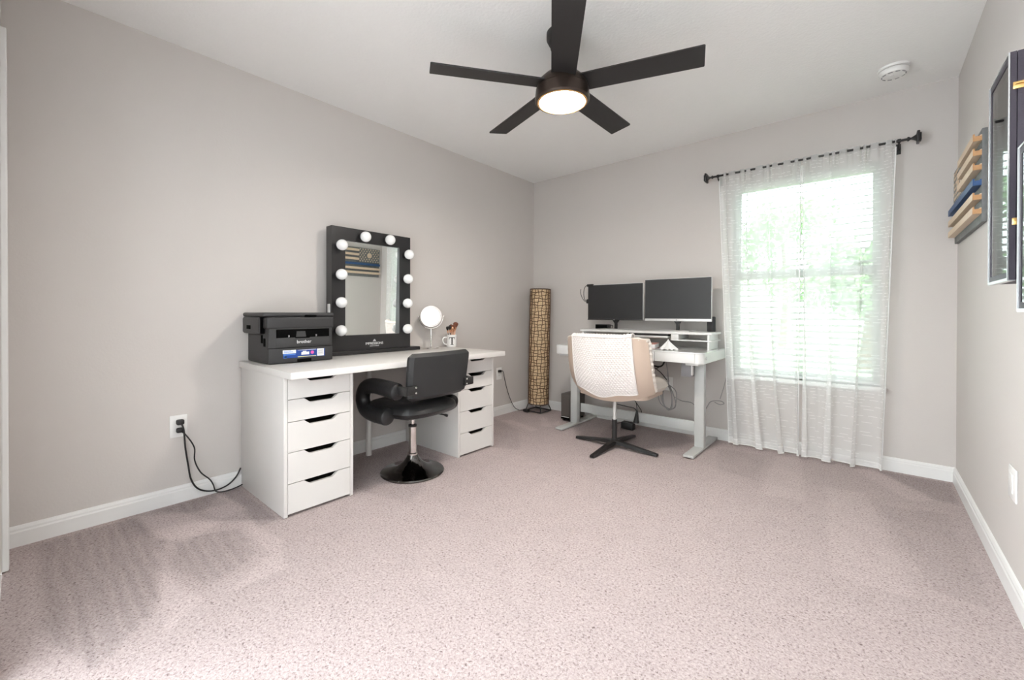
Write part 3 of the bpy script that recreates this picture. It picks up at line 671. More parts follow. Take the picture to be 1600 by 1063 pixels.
brush(5, -0.55, 0.13, 0.165, 0.013, 'copper', 'short copper tipped brush at the mug rim')

# ================================================================== black swivel chair at the vanity
ch = thing('swivel_armchair', 'black leather swivel armchair with round pedestal at the vanity desk', 'chair', (0.59, -2.03, 0.0), math.radians(90+3))
# local: +Y faces the desk (-x world), +X is towards -... right hand
def L_(name, bm, m, parent=ch, smooth=True): return obj(name, bm, m, parent, smooth, local=True)
L_('pedestal_base', lathe(B(), [(0, 0.003), (0.198, 0.003), (0.200, 0.008), (0.195, 0.014), (0.150, 0.024), (0.095, 0.042), (0.058, 0.070), (0.038, 0.098), (0.031, 0.112), (0, 0.112)], seg=56), 'blackchrome')
L_('column', lathe(B(), [(0.031, 0.108), (0.031, 0.122), (0.024, 0.126), (0.024, 0.292), (0, 0.292)], seg=28), 'chrome')
L_('collar', lathe(B(), [(0.018, 0.290), (0.0265, 0.291), (0.0265, 0.303), (0.018, 0.305)], seg=28), 'black')
L_('gas_lift', lathe(B(), [(0.012, 0.300), (0.012, 0.385)], seg=20), 'chrome')
L_('seat_plate', box(B(), (-0.09, -0.09, 0.375), (0.09, 0.09, 0.392), 0.004), 'black')
L_('height_lever', tube(B(), [(0.03, 0, 0.378), (0.10, -0.14, 0.372), (0.125, -0.19, 0.362)], lambda u: 0.005+0.004*(u > 0.7), 8, 5), 'black')
def cushion(w, d, z0, z1, cy, puff, n=28, pw=4.0, tufts=()):
    bm = B()
    def side(sgn):
        def f(u, v):
            a, b = 2*u-1, 2*v-1
            # map square to superellipse
            x = a*math.sqrt(max(0, 1-b*b/2.6)); y = b*math.sqrt(max(0, 1-a*a/2.6))
            e = max(0, 1-max(abs(a), abs(b))**pw)
            z = (z0+z1)/2+sgn*((z1-z0)/2)*(e**0.5)+(puff*e if sgn > 0 else 0)
            for tx, ty in tufts:
                if sgn > 0: z -= 0.012*math.exp(-((a-tx)**2+(b-ty)**2)/0.02)
            return (x*w/2, cy+y*d/2, z)
        grid(bm, n, n, f)
    side(1); side(-1); bmesh.ops.remove_doubles(bm, verts=bm.verts, dist=1e-4)
    return bm
sc_ = L_('seat', cushion(0.50, 0.50, 0.382, 0.466, 0.0, 0.012, 30, 5, [(-.4, .3), (.4, .3), (-.4, -.3), (.4, -.3), (0, 0)]), 'leather')
# backrest: rounded slab, slightly curved, leaning back
def backrest(w, z0, z1, yb, th, lean, curve, r):
    bm = B(); n, m_ = 24, 14; hw = w/2
    def pt(u, v, s):
        a = 2*u-1; z = z0+(z1-z0)*v; k = 0
        # rounded corners: shrink width near top and bottom
        dz = min(v, 1-v)*(z1-z0); rw = hw-(r-math.sqrt(max(0, r*r-(r-dz)**2)) if dz < r else 0)
        rw -= 0.012*(1-v)
        ed = min(1, (1-abs(a))*hw/0.02, dz/0.02); ed = math.sqrt(max(0, 1-(1-ed)**2))
        return (a*rw, yb-lean*v+curve*a*a+s*th/2*(0.35+0.65*ed), z)
    grid(bm, n, m_, lambda u, v: pt(u, v, 1)); g1 = [v for v in bm.verts]
    grid(bm, n, m_, lambda u, v: pt(u, v, -1))
    bm.verts.ensure_lookup_table(); N_ = (n+1)*(m_+1)
    def I(i, j): return bm.verts[j*(n+1)+i], bm.verts[N_+j*(n+1)+i]
    for i in range(n):
        for j in (0, m_): a, b = I(i, j), I(i+1, j); bm.faces.new((a[0], b[0], b[1], a[1]))
    for j in range(m_):
        for i in (0, n): a, b = I(i, j), I(i, j+1); bm.faces.new((a[0], b[0], b[1], a[1]))
    return bm
bk = L_('backrest', backrest(0.485, 0.512, 0.785, -0.245, 0.050, 0.035, 0.020, 0.035), 'vinylback')
# armrests: padded C loops, open to the back
for s in (-1, 1):
    X = s*0.262
    pts = [(X, -0.185, 0.570), (X, -0.09, 0.580), (X, 0.04, 0.582), (X, 0.118, 0.560), (X, 0.148, 0.498), (X, 0.118, 0.437), (X, 0.04, 0.416), (X, -0.095, 0.416)]
    P_ = smoothpts(pts, 7)
    def rad(u): return 0.050-0.006*math.sin(PI*u)+0.0018*math.sin(u*150)*(0.2+(u < 0.12 or u > 0.88)*0.9)
    bm = tube(B(), P_, rad, 18)
    for v in bm.verts: v.co.x = X+(v.co.x-X)*0.92
    ar = L_('armrest', bm, 'leather')
    for q in ((pts[0], 1), (pts[-1], 1)):
        (px_, py_, pz_) = q[0]
        L_('end_cap', lathe(B(), [(0.0470, 0.0), (0.045, 0.010), (0.036, 0.017), (0, 0.020)], seg=20, mtx=Matrix.Translation((px_, py_+0.002, pz_)) @ Matrix.Rotation(PI/2, 4, 'X')), 'leather', ar)
    br = L_('arm_bracket', box(B(), (min(s*0.190, s*0.262), -0.280, 0.556), (max(s*0.190, s*0.262), -0.264, 0.606), 0.003), 'black')
    br2 = box(B(), (X-0.012, -0.275, 0.556), (X+0.012, -0.185, 0.604), 0.003); L_('bracket_tongue', br2, 'black', br)
    for dz in (0.566, 0.596): L_('bolt', lathe(B(), [(0.0, 0.004), (0.0055, 0.003), (0.0065, 0)], seg=12, mtx=Matrix.Translation((s*0.205, -0.2795, dz)) @ Matrix.Rotation(PI/2, 4, 'X')), 'chrome', br)
    L_('arm_seat_fixing', box(B(), (min(s*0.19, X), -0.05, 0.398), (max(s*0.19, X), 0.05, 0.415), 0.003), 'black', ar)

# ================================================================== standing desk
SX0, SX1, SY0, SY1, SZ = 0.700, 1.945, -0.615, -0.018, 0.742
sdk = thing('standing_desk', 'white glass topped electric standing desk with grey legs', 'desk', (1.32, -0.32, 0.0))
obj('glass_top', prism(B(), rrect(SX0, SY0, SX1, SY1, 0.055, 8, (0, 0, 1, 1)), 2, SZ-0.007, SZ), 'deskwhite', sdk)
obj('drawer_case', prism(B(), rrect(SX0+0.003, SY0+0.003, SX1-0.003, SY1-0.003, 0.052, 8, (0, 0, 1, 1)), 2, SZ-0.078, SZ-0.008), 'deskside', sdk)
for a, b in ((0.765, 1.598), (1.602, 1.885)):
    obj('drawer_front', bx((a, SY0-0.002, SZ-0.076), (b, SY0+0.02, SZ-0.010), 0.0015), 'deskside', sdk)
obj('drawer_gap', bx((1.5975, SY0+0.0005, SZ-0.077), (1.6025, SY0+0.02, SZ-0.009)), 'graybox', sdk)
obj('side_knob', lathe(B(), [(0, 0.004), (0.009, 0.004), (0.011, 0.0), (0.011, -0.004)], (SX1-0.001, -0.545, SZ-0.040), 20, 'X'), 'silver', sdk)
obj('glass_inlay', bx((1.742, SY0+0.004, SZ-0.001), (1.744, SY1-0.05, SZ+0.0006)), 'deskgrey', sdk)
for xc in (0.765, 1.850):
    c = obj('column', bx((xc-0.034, -0.392, 0.022), (xc+0.034, -0.340, SZ-0.105), 0.003), 'deskgrey', sdk)
    obj('inner_column', bx((xc-0.029, -0.387, SZ-0.15), (xc+0.029, -0.345, SZ-0.078), 0.002), 'deskgrey', c)
    obj('top_bracket', bx((xc-0.045, -0.56, SZ-0.098), (xc+0.045, -0.10, SZ-0.078), 0.002), 'deskside', c)
    obj('foot', bx((xc-0.036, -0.635, 0.008), (xc+0.036, -0.030, 0.024), 0.003), 'deskgrey', sdk)
obj('crossbar', bx((0.79, -0.315, 0.112), (1.82, -0.300, 0.190), 0.002), 'deskgrey', sdk)
obj('control_box', bx((1.735, -0.44, 0.545), (1.812, -0.36, SZ-0.079), 0.003), 'graybox', sdk)
obj('corner_tab', bx((1.812, -0.46, 0.56), (1.822, -0.42, SZ-0.078), 0.003), 'deskside', sdk)
# riser shelf
RZs = 0.872
rs = thing('monitor_riser', 'white monitor riser shelf standing on the standing desk', 'shelf', (1.34, -0.22, SZ))
obj('top_board', bx((0.800, -0.345, RZs-0.018), (1.925, -0.085, RZs), 0.003), 'deskside', rs)
for a in (0.818, 1.890): obj('side_panel', bx((a, -0.335, SZ+0.0008), (a+0.014, -0.095, RZs-0.0175), 0.001), 'deskside', rs)
obj('divider', bx((1.622, -0.340, RZs-0.062), (1.680, -0.100, RZs-0.0175), 0.001), 'deskside', rs)
obj('lower_shelf', bx((1.622, -0.343, RZs-0.068), (1.922, -0.095, RZs-0.060), 0.001), 'deskside', rs)
obj('keyboard_drawer', bx((1.26, -0.345, RZs-0.052), (1.60, -0.12, RZs-0.036), 0.002), 'silver', rs)
obj('drawer_runner', bx((1.27, -0.335, RZs-0.036), (1.59, -0.12, RZs-0.0175), 0.001), 'black', rs)
def monitor(name, lab, xc, y, zc, w, h, rz, chin, neckz, grp=None):
    t = thing(name, lab, 'monitor', (xc, y, RZs), rz, grp)
    z0 = zc-h/2-RZs; z1 = zc+h/2-RZs
    def P(nm, bm, m, par=t, sm=True): return obj(nm, bm, m, par, sm, local=True)
    P('housing', box(B(), (-w/2, 0.0, z0), (w/2, 0.022, z1), 0.004), 'silver')
    P('rear_bulge', box(B(), (-w*.3, 0.02, z0+0.05), (w*.3, 0.045, z1-0.06), 0.01), 'black')
    P('screen', box(B(), (-w/2+0.003, -0.002, z0+chin), (w/2-0.003, 0.004, z1-0.004), 0.0005), 'screen', sm=False)
    P('chin', box(B(), (-w/2, -0.003, z0), (w/2, 0.004, z0+chin-0.0005), 0.001), 'silver' if chin > 0.01 else 'black')
    lg_ = P('logo', lathe(B(), [(0.0055, 0), (0.0055, 0.001), (0, 0.001)], seg=20, mtx=Matrix.Translation((0, -0.003, z0+chin/2)) @ Matrix.Rotation(PI/2, 4, 'X')), 'graybox')
    P('neck', prism(B(), [(-0.035, 0.088), (-0.012, 0.055), (-0.012, 0.004), (0.012, 0.004), (0.012, 0.055), (0.035, 0.088), (0.035, z0+0.06), (-0.035, z0+0.06)], 1, 0.026, 0.040), 'black')
    P('stand_base', box(B(), (-0.125, -0.085, 0.0006), (0.125, 0.105, 0.007), 0.003), 'silver')
    return t
m1 = monitor('monitor', 'black screen monitor beside the cable loops, the lower one', 1.079, -0.225, 1.117, 0.542, 0.322, math.radians(-1.5), 0.008, 0)
m2 = monitor('monitor', 'black screen monitor with silver chin, beside the sheer curtain', 1.619, -0.205, 1.127, 0.528, 0.350, math.radians(1.5), 0.021, 0)
sk = thing('desktop_speaker', 'charcoal cylinder speaker behind the silver chin monitor', 'speaker', (1.862, -0.128, RZs))
obj('body', lathe(B(), [(0, 0.0006), (0.028, 0.0006), (0.031, 0.005), (0.031, 0.112), (0.028, 0.117), (0, 0.117)], (1.862, -0.128, RZs), 32), 'speaker', sk)
obj('top_panel', lathe(B(), [(0, 0.119), (0.026, 0.119), (0.028, 0.1165)], (1.862, -0.128, RZs), 32), 'black', sk)
dk = thing('docking_station', 'flat black docking station box on the riser shelf', 'dock', (0.92, -0.15, RZs))
obj('box', bx((0.855, -0.165, RZs+0.0005), (0.985, -0.100, RZs+0.042), 0.005), 'black', dk)
obj('front_plate', bx((0.862, -0.167, RZs+0.006), (0.978, -0.164, RZs+0.036), 0.001), 'void', dk)
obj('cable', tube(B(), [(0.985, -0.15, RZs+0.02), (1.00, -0.13, RZs+0.035), (1.005, -0.105, RZs+0.03), (0.99, -0.095, RZs+0.008)], 0.003, 6, 5), 'cord', dk)
cl = thing('monitor_cables', 'black cables looping from the monitor side', 'cable', (0.79, -0.2, 1.13))
obj('cable', tube(B(), [(0.84, -0.195, 1.275), (0.79, -0.20, 1.277), (0.762, -0.20, 1.255), (0.752, -0.20, 1.20), (0.765, -0.20, 1.145), (0.80, -0.195, 1.122)], 0.0032, 8, 6), 'cord', cl)
obj('cable', tube(B(), [(0.722, -0.20, 1.245), (0.718, -0.20, 1.21), (0.735, -0.20, 1.165), (0.762, -0.20, 1.132), (0.80, -0.195, 1.112)], 0.0028, 8, 6), 'cord', cl)
obj('connector', box(B(), (0.785, -0.208, 1.108), (0.818, -0.188, 1.148), 0.003), 'cord', cl)
obj('camera_clip', bx((0.806, -0.236, 1.262), (0.862, -0.200, 1.286), 0.003), 'black', cl)
# book and tissue on the desk
bk_ = thing('book', 'thick pink covered paperback lying on the standing desk', 'book', (1.475, -0.43, SZ), math.radians(12))
def bl_(nm, a, b, m, bev=0.001): obj(nm, box(B(), a, b, bev), m, bk_, local=True)
bl_('pages', (-0.066, -0.092, 0.0035), (0.068, 0.092, 0.036), 'paper'); bl_('cover', (-0.070, -0.096, 0.0005), (0.070, 0.096, 0.0035), 'bookcover'); bl_('cover', (-0.070, -0.096, 0.036), (0.070, 0.096, 0.039), 'bookcover'); bl_('spine', (-0.0725, -0.096, 0.0005), (-0.0695, 0.096, 0.039), 'bookcover')
ts = thing('tissue', 'crumpled white tissue peak standing on the standing desk', 'tissue', (1.645, -0.48, SZ))
bm = B()
def tf(u, v):
    a = 2*PI*u; rr = 0.046*(1-v)**1.5*(1+0.28*math.sin(3*a+1)+0.14*math.sin(7*a))+0.006*(1-v)
    return (1.645+rr*math.cos(a)*1.15+0.008*v, -0.48+rr*math.sin(a)*0.8, SZ+0.001+0.082*v**0.9+0.006*(1-v)*math.sin(5*a)**2)
grid(bm, 48, 16, tf); bmesh.ops.remove_doubles(bm, verts=bm.verts, dist=1e-5)
obj('sheet', bm, 'tissue', ts)
ppr = thing('paper_sheet', 'white paper sheet lying between the book and the tissue', 'paper', (1.55, -0.50, SZ), math.radians(-8))
bm = B(); grid(bm, 10, 6, lambda u, v: (-0.10+0.2*u, -0.06+0.12*v, 0.0012+0.004*u*u*v)); bmesh.ops.solidify(bm, geom=bm.faces[:], thickness=0.0006); obj('sheet', bm, 'paper', ppr, local=True)
# pc tower
pc = thing('computer_tower', 'small dark grey computer tower on the carpet behind the desk leg', 'computer', (0.645, -0.21, 0.0))
obj('case', bx((0.595, -0.345, 0.022), (0.695, -0.075, 0.262), 0.006), 'pc', pc)
obj('front_panel', bx((0.600, -0.349, 0.060), (0.690, -0.344, 0.258), 0.002), 'pc', pc)
obj('lower_grille', bx((0.598, -0.350, 0.024), (0.692, -0.344, 0.052), 0.002), 'void', pc)
obj('silver_strip', bx((0.600, -0.3515, 0.043), (0.690, -0.349, 0.049), 0.001), 'silver', pc)
for sx in (0.612, 0.678):
    for sy in (-0.32, -0.10): obj('foot', lathe(B(), [(0, 0.004), (0.012, 0.004), (0.014, 0.023), (0, 0.023)], (sx, sy, 0), 12), 'black', pc)
# cables under the standing desk
def cable(name, lab, parts, cat='cable'):
    p0 = parts[0][1][0]
    t = thing(name, lab, cat, p0)
    for nm, pts, r, m in parts: obj(nm, tube(B(), pts, r, 8, 6), m, t)
    return t
cb = cable('electrical_cable', 'thick black cord coiled under the standing desk top', [
 ('coil', [(1.50+0.055*math.cos(a), -0.30+0.01*math.sin(3*a), 0.625+0.042*math.sin(a)) for a in [k*0.5 for k in range(27)]], 0.0065, 'cord'),
 ('lead', [(1.445, -0.30, 0.63), (1.42, -0.31, 0.645), (1.40, -0.32, 0.664)], 0.005, 'cord'),
 ('lead', [(1.52, -0.30, 0.585), (1.47, -0.25, 0.56), (1.43, -0.16, 0.55), (1.44, -0.06, 0.50), (1.47, -0.012, 0.44)], 0.004, 'cord')])
gp = []
for k in range(26):
    a = k*PI/3.0; w_ = 0.052+0.008*math.sin(k*1.7)
    gp.append((1.585+w_*math.sin(a)+0.02*math.sin(k*.9), -0.30+0.018*math.cos(k*2.1), 0.345+0.100*math.cos(a)+0.006*math.sin(k*2.3)))
cable('cable_bundle', 'grey cable bundle hanging in loops below the desk', [
 ('loops', gp, 0.0038, 'cord_gray'), ('lead', [(1.59, -0.30, 0.44), (1.58, -0.28, 0.50), (1.56, -0.25, 0.58), (1.54, -0.25, 0.664)], 0.0038, 'cord_gray')])
cable('network_cord', 'thin grey cord zigzagging along the wall by the desk leg', [
 ('cord', [(1.53, -0.006, 0.30), (1.60, -0.02, 0.275), (1.68, -0.02, 0.27), (1.74, -0.02, 0.225), (1.79, -0.02, 0.235), (1.83, -0.02, 0.30), (1.90, -0.02, 0.315), (1.93, -0.02, 0.30), (1.90, -0.02, 0.285), (1.86, -0.02, 0.30)], 0.003, 'cord_gray'),
 ('cord', [(1.95, -0.02, 0.67), (1.955, -0.02, 0.58), (1.935, -0.02, 0.46), (1.90, -0.02, 0.33)], 0.0022, 'cord_gray')])
ad = cable('power_adapter', 'black power adapter lying on the carpet behind the beige chair', [
 ('cord', [(1.255, -0.19, 0.06), (1.30, -0.18, 0.10), (1.325, -0.20, 0.17), (1.31, -0.25, 0.24), (1.28, -0.30, 0.33), (1.30, -0.32, 0.45), (1.33, -0.33, 0.664)], 0.003, 'cord'), ('cord', [(1.16, -0.20, 0.05), (1.12, -0.22, 0.045), (1.08, -0.25, 0.03), (1.10, -0.30, 0.006)], 0.003, 'cord')])
obj('brick', bx((1.15, -0.235, 0.004), (1.26, -0.175, 0.065), 0.006), 'cord', ad)
pg = cable('extension_plug', 'black plug head hanging from the desk crossbar', [
 ('cord', [(1.16, -0.325, 0.235), (1.24, -0.325, 0.228), (1.31, -0.322, 0.222), (1.335, -0.322, 0.20)], 0.0035, 'cord'), ('cord', [(1.30, -0.322, 0.30), (1.33, -0.322, 0.27), (1.338, -0.322, 0.20)], 0.003, 'cord')])
obj('plug_head', tube(B(), [(1.338, -0.322, 0.205), (1.336, -0.322, 0.17), (1.332, -0.322, 0.13), (1.330, -0.322, 0.105)], lambda u: 0.008+0.017*u, 12), 'cord', pg)
obj('plug_face', lathe(B(), [(0, 0), (0.020, 0), (0.024, 0.006)], (1.330, -0.322, 0.098), 16), 'graybox', pg)

# ================================================================== beige chair with throw
bc = thing('lounge_chair', 'beige leatherette shell chair with crossed black base at the standing desk', 'chair', (1.341, -0.733, 0.0), math.radians(2))
def C_(name, bm, m, parent=bc, smooth=True): return obj(name, bm, m, parent, smooth, local=True)
for k in range(4):
    a = k*PI/2+math.radians(-3)
    bm = B(); P = lambda r, w, z: [(r, -w, z), (r, w, z)]
    sec = [(0.0, 0.026, 0.030, 0.058), (0.08, 0.022, 0.026, 0.052), (0.20, 0.019, 0.016, 0.038), (0.335, 0.016, 0.006, 0.022)]
    rings = [[bm.verts.new(q) for q in ((r_, -w_, z0_), (r_, w_, z0_), (r_, w_*.8, z1_), (r_, -w_*.8, z1_))] for r_, w_, z0_, z1_ in sec]
    for A, D in zip(rings, rings[1:]):
        for i in range(4): bm.faces.new((A[i], A[(i+1) % 4], D[(i+1) % 4], D[i]))
    bm.faces.new(rings[0]); bm.faces.new(rings[-1]); bm.transform(Matrix.Rotation(a, 4, 'Z'))
    C_('base_leg', bm, 'black')
C_('hub', lathe(B(), [(0, 0.024), (0.034, 0.026), (0.034, 0.056), (0.024, 0.064), (0, 0.064)], seg=24), 'black')
C_('column', lathe(B(), [(0.0185, 0.055), (0.0185, 0.212), (0.0, 0.212)], seg=24), 'black')
C_('gas_lift', lathe(B(), [(0.0115, 0.205), (0.0115, 0.385)], seg=20), 'white')
C_('seat_plate', box(B(), (-0.11, -0.09, 0.378), (0.11, 0.13, 0.396), 0.004), 'black')
ZT = 0.848
def sb_(a, v):
    """outer back surface; a in -1..1 across, v 0..1 up"""
    hw = 0.338-0.022*v
    zb = 0.372+0.075*abs(a)**2.0
    z = zb+(ZT-0.006*abs(a)**6*3-zb)*v
    y = -0.205-0.062*v+0.105*abs(a)**3.0
    cur = (1-v)**4                      # tucks under the seat
    return Vector((a*hw*(1-0.05*cur), y+0.075*cur, z))
bm = B(); NU, NV = 40, 26
grid(bm, NU, NV, lambda u, v: sb_(2*u-1, v))
bmesh.ops.recalc_face_normals(bm, faces=bm.faces)
bm.normal_update(); 
if bm.faces[len(bm.faces)//2].normal.y > 0: bmesh.ops.reverse_faces(bm, faces=bm.faces)
bmesh.ops.solidify(bm, geom=bm.faces[:], thickness=0.028)
shell = C_('shell', bm, 'beige')
# padded inner back with a ruched edge
bm = B()
grid(bm, 36, 22, lambda u, v: sb_((2*u-1)*0.97, 0.10+0.895*v)+Vector((0, 0.030+0.028*(1-abs(2*u-1)**4)*(1-abs(2*v-1)**6), 0)))
bmesh.ops.solidify(bm, geom=bm.faces[:], thickness=0.004)
C_('back_cushion', bm, 'cream')
edge = [sb_(-1, v/30*0.94+0.06)+Vector((0.004, 0.022, 0)) for v in range(31)]+[sb_(a, 1.0)+Vector((0, 0.022, -0.008)) for a in [(-0.96+1.92*k/40) for k in range(41)]]+[sb_(1, 1-v/30*0.94)+Vector((-0.004, 0.022, 0)) for v in range(31)]
bm = tube(B(), edge, lambda u: 0.0155+0.0035*math.sin(u*210), 12)
C_('ruched_edge', bm, 'cream')
C_('seat_cushion', cushion(0.68, 0.50, 0.430, 0.520, 0.140, 0.012, 28, 8), 'cream')
bm = B()     # shell floor below the seat
prism(bm, rrect(-0.27, -0.10, 0.27, 0.34, 0.08, 6), 2, 0.396, 0.440)
C_('seat_shell', bm, 'beige')
# throw blanket draped over the back
bt = thing('throw_blanket', 'white knitted throw blanket draped over the beige chair back', 'blanket', (1.341, -0.733, 0.45), math.radians(2))
A0, A1 = -0.735, 0.715
bm = B(); nu, nv = 150, 170; LB, LF, LT = 0.405, 0.16, 0.075
def th(u, v):
    a = A0+(A1-A0)*u; s = v*(LB+LF+LT)
    lb = LB
    if s < lb:                                   # back side, from hem up
        vv = s/lb; hemv = 0.115+0.018*math.sin(u*5.2+2.6)-0.03*u+0.02*math.sin(u*11)
        q = sb_(a, hemv+(0.985-hemv)*vv); n = Vector((0, -1, 0)); off = 0.007+0.004*math.sin(u*9)*(1-vv)
        p = q+n*off
    elif s < lb+LT:
        t_ = (s-lb)/LT*PI; q = sb_(a, 1.0); c = q+Vector((0, 0.020, -0.004))
        p = c+Vector((0, -math.cos(t_)*0.031, math.sin(t_)*0.022)); n = Vector((0, -math.cos(t_), math.sin(t_)))
    else:
        vv = (s-lb-LT)/LF; q = sb_(a, 1.0-vv*0.30); p = q+Vector((0, 0.068+0.020*vv, -0.004)); n = Vector((0, 1, 0))
    k = (math.sin(u*2*PI*21+(math.floor(v*46) % 2)*PI)*0.5+0.5)*abs(math.sin(v*PI*46))
    ed = min(1, min(u, 1-u)/0.02)
    tw = 0.02*max(0, v-0.62)*(u > 0.8)
    p = p+n*(0.0055*k*ed)+Vector((0, 0, 0.012*max(0, (u-0.86)/0.14)*(lb*0.97 < s < lb+LT*1.05)))
    return p-Vector((0, 0, 0.45))
grid(bm, nu, nv, th)
bmesh.ops.recalc_face_normals(bm, faces=bm.faces); bmesh.ops.solidify(bm, geom=bm.faces[:], thickness=0.004)
obj('knit_cloth', bm, 'knit', bt, local=True)
for uu in (0.0, 1.0):
    obj('side_band', tube(B(), [Vector(th(uu, k/80)) for k in range(81)], 0.0055, 8), 'knit', bt, local=True)
obj('hem_band', tube(B(), [Vector(th(k/60, 0)) for k in range(61)], 0.0055, 8), 'knit', bt, local=True)

# ================================================================== corner lamp
LX, LY, LR = 0.200, -0.175, 0.103
lp = thing('floor_lamp', 'tall woven rattan column floor lamp in the room corner', 'floor lamp', (LX, LY, 0.0))
lean = Matrix.Translation((LX, LY, 0)) @ Matrix.Rotation(math.radians(0.9), 4, Vector((-0.65, 0.76, 0)))
Z0, Z1 = 0.085, 1.262
bm = lathe(B(), [(LR-0.006, Z0+0.005), (LR-0.006, Z1-0.005)], seg=40); bm.transform(lean)
obj('shade_lining', bm, 'lampfabric', lp)
wires = B()
nr = 37
bm = B()
for i in range(nr):
    z = Z0+(Z1-Z0)*i/(nr-1); rr_ = random.uniform(0.0028, 0.0046)
    pts = [lean @ Vector(((LR+0.003*math.sin(k*5+i))*math.cos(2*PI*k/36), (LR+0.003*math.sin(k*5+i))*math.sin(2*PI*k/36), z+0.006*math.sin(k*0.7+i*2.1)+0.003*math.sin(k*2.3+i))) for k in range(36)]
    if i in (0, nr-1): pts = [lean @ Vector((LR*math.cos(2*PI*k/36), LR*math.sin(2*PI*k/36), z)) for k in range(36)]; rr_ = 0.0055
    tube(bm, pts, rr_, 5, closed=True)
w_o = obj('horizontal_weave', bm, 'wicker', lp); w_o['kind'] = 'stuff'
bm = B()
for k in range(17):
    a = 2*PI*k/17
    pts = [lean @ Vector(((LR+0.002)*math.cos(a+0.07*math.sin(j*1.3+k*2)), (LR+0.002)*math.sin(a+0.07*math.sin(j*1.3+k*2)), Z0+(Z1-Z0)*j/30)) for j in range(31)]
    tube(bm, pts, 0.0036 if k % 6 else 0.0055, 5)
w_o = obj('vertical_weave', bm, 'wicker', lp); w_o['kind'] = 'stuff'
def ring(r, z, rad): return tube(B(), [lean @ Vector((r*math.cos(2*PI*k/40), r*math.sin(2*PI*k/40), z)) for k in range(40)], rad, 8, closed=True)
obj('top_ring', ring(LR, Z1, 0.005), 'cord', lp); obj('bottom_ring', ring(LR, Z0, 0.005), 'cord', lp)
q = 0.098
obj('base_frame', tube(B(), [(LX-q, LY-q*.9, 0.012), (LX+q, LY-q*.9, 0.012), (LX+q, LY+q*.9, 0.012), (LX-q, LY+q*.9, 0.012)], 0.006, 8, closed=True), 'cord', lp)
for sx in (-1, 1):
    for sy in (-1, 1): obj('base_strut', tube(B(), [(LX+sx*q, LY+sy*q*.9, 0.012), (LX+sx*0.075, LY+sy*0.068, Z0)], 0.005, 8), 'cord', lp)
obj('foot_switch', bx((LX-0.10, LY-0.135, 0.004), (LX-0.03, LY-0.095, 0.034), 0.010), 'cord', lp)
obj('power_cord', tube(B(), [(LX-0.09, LY-0.115, 0.020), (0.06, -0.32, 0.018), (0.045, -0.38, 0.060), (0.030, -0.43, 0.16), (0.026, -0.475, 0.27), (0.022, -0.500, 0.36), (0.028, -0.528, 0.432), (0.022, -0.552, 0.440), (0.012, -0.565, 0.440)], 0.0032, 8, 6), 'cord', lp)
obj('plug', bx((0.006, -0.585, 0.428), (0.030, -0.550, 0.452), 0.005), 'cord', lp)

# ================================================================== outlets, switch, cords
def outlet(name, o, xa, lab, n_out=2, w=0.076, h=0.118):
    """o = centre on wall, xa = horizontal axis; plate faces xa x z"""
    m_ = frame_mtx(o, xa, (0, 0, 1))
    t = thing(name, lab, 'wall outlet' if n_out else 'wall plate', o)
    bm = box(B(), (-w/2, -h/2, 0.0), (w/2, h/2, 0.006), 0.003); bm.transform(m_); pl = obj('cover_plate', bm, 'plate', t)
    for s in ((-0.021, 0.021) if n_out else ()):
        bm = prism(B(), rrect(-0.017, s-0.014, 0.017, s+0.014, 0.010, 4), 2, 0.005, 0.0075); bm.transform(m_); rc = obj('receptacle', bm, 'plate', t)
        for dx in (-0.006, 0.006):
            bm = box(B(), (dx-0.001, s-0.001, 0.0072), (dx+0.001, s+0.007, 0.0079)); bm.transform(m_); obj('slot', bm, 'void', rc)
    if not n_out:
        bm = box(B(), (-0.017, -0.034, 0.005), (0.017, 0.034, 0.0085), 0.0015); bm.transform(m_); obj('rocker', bm, 'plate', t)
    return t
outlet('wall_outlet', (0.0, -3.110, 0.409), (0, 1, 0), 'white wall outlet with two black plugs beside the printer drawers')
outlet('wall_outlet', (0.0, -0.562, 0.415), (0, 1, 0), 'white wall outlet with the lamp plug beside the letter mug drawers')
outlet('wall_outlet', (1.483, 0.0, 0.405), (1, 0, 0), 'white wall outlet under the standing desk')
outlet('blank_wall_plate', (W, -1.348, 0.407), (0, -1, 0), 'white wall plate low on the wall under the display cases', 0, 0.10, 0.118)
cd = thing('electrical_cable', 'thicker black cord in the upper socket of the outlet beside the printer drawers', 'cable', (0.012, -3.105, 0.43))
obj('plug', bx((0.006, -3.123, 0.418), (0.036, -3.090, 0.446), 0.007), 'cord', cd)
obj('cord', tube(B(), [(0.030, -3.103, 0.424), (0.040, -3.095, 0.39), (0.034, -3.088, 0.30), (0.030, -3.075, 0.20), (0.032, -3.062, 0.115), (0.036, -3.03, 0.055), (0.040, -2.97, 0.026), (0.036, -2.90, 0.032), (0.026, -2.85, 0.065), (0.010+0.012, -2.825, 0.11)], 0.0042, 8, 6), 'cord', cd)
cd = thing('electrical_cable', 'thinner black cord in the lower socket of the outlet beside the printer drawers', 'cable', (0.012, -3.105, 0.39))
obj('plug', bx((0.006, -3.123, 0.376), (0.034, -3.092, 0.402), 0.007), 'cord', cd)
obj('cord', tube(B(), [(0.030, -3.104, 0.384), (0.046, -3.085, 0.36), (0.050, -3.052, 0.29), (0.048, -3.050, 0.22), (0.050, -3.025, 0.15), (0.054, -2.985, 0.10), (0.056, -2.968, 0.065), (0.060, -2.955, 0.024), (0.068, -2.91, 0.014), (0.060, -2.86, 0.016), (0.045, -2.824, 0.018)], 0.0034, 8, 6), 'cord', cd)
cd = thing('electrical_cable', 'black cord hanging below the table top beside the printer drawers', 'cable', (0.40, -2.43, 0.2))
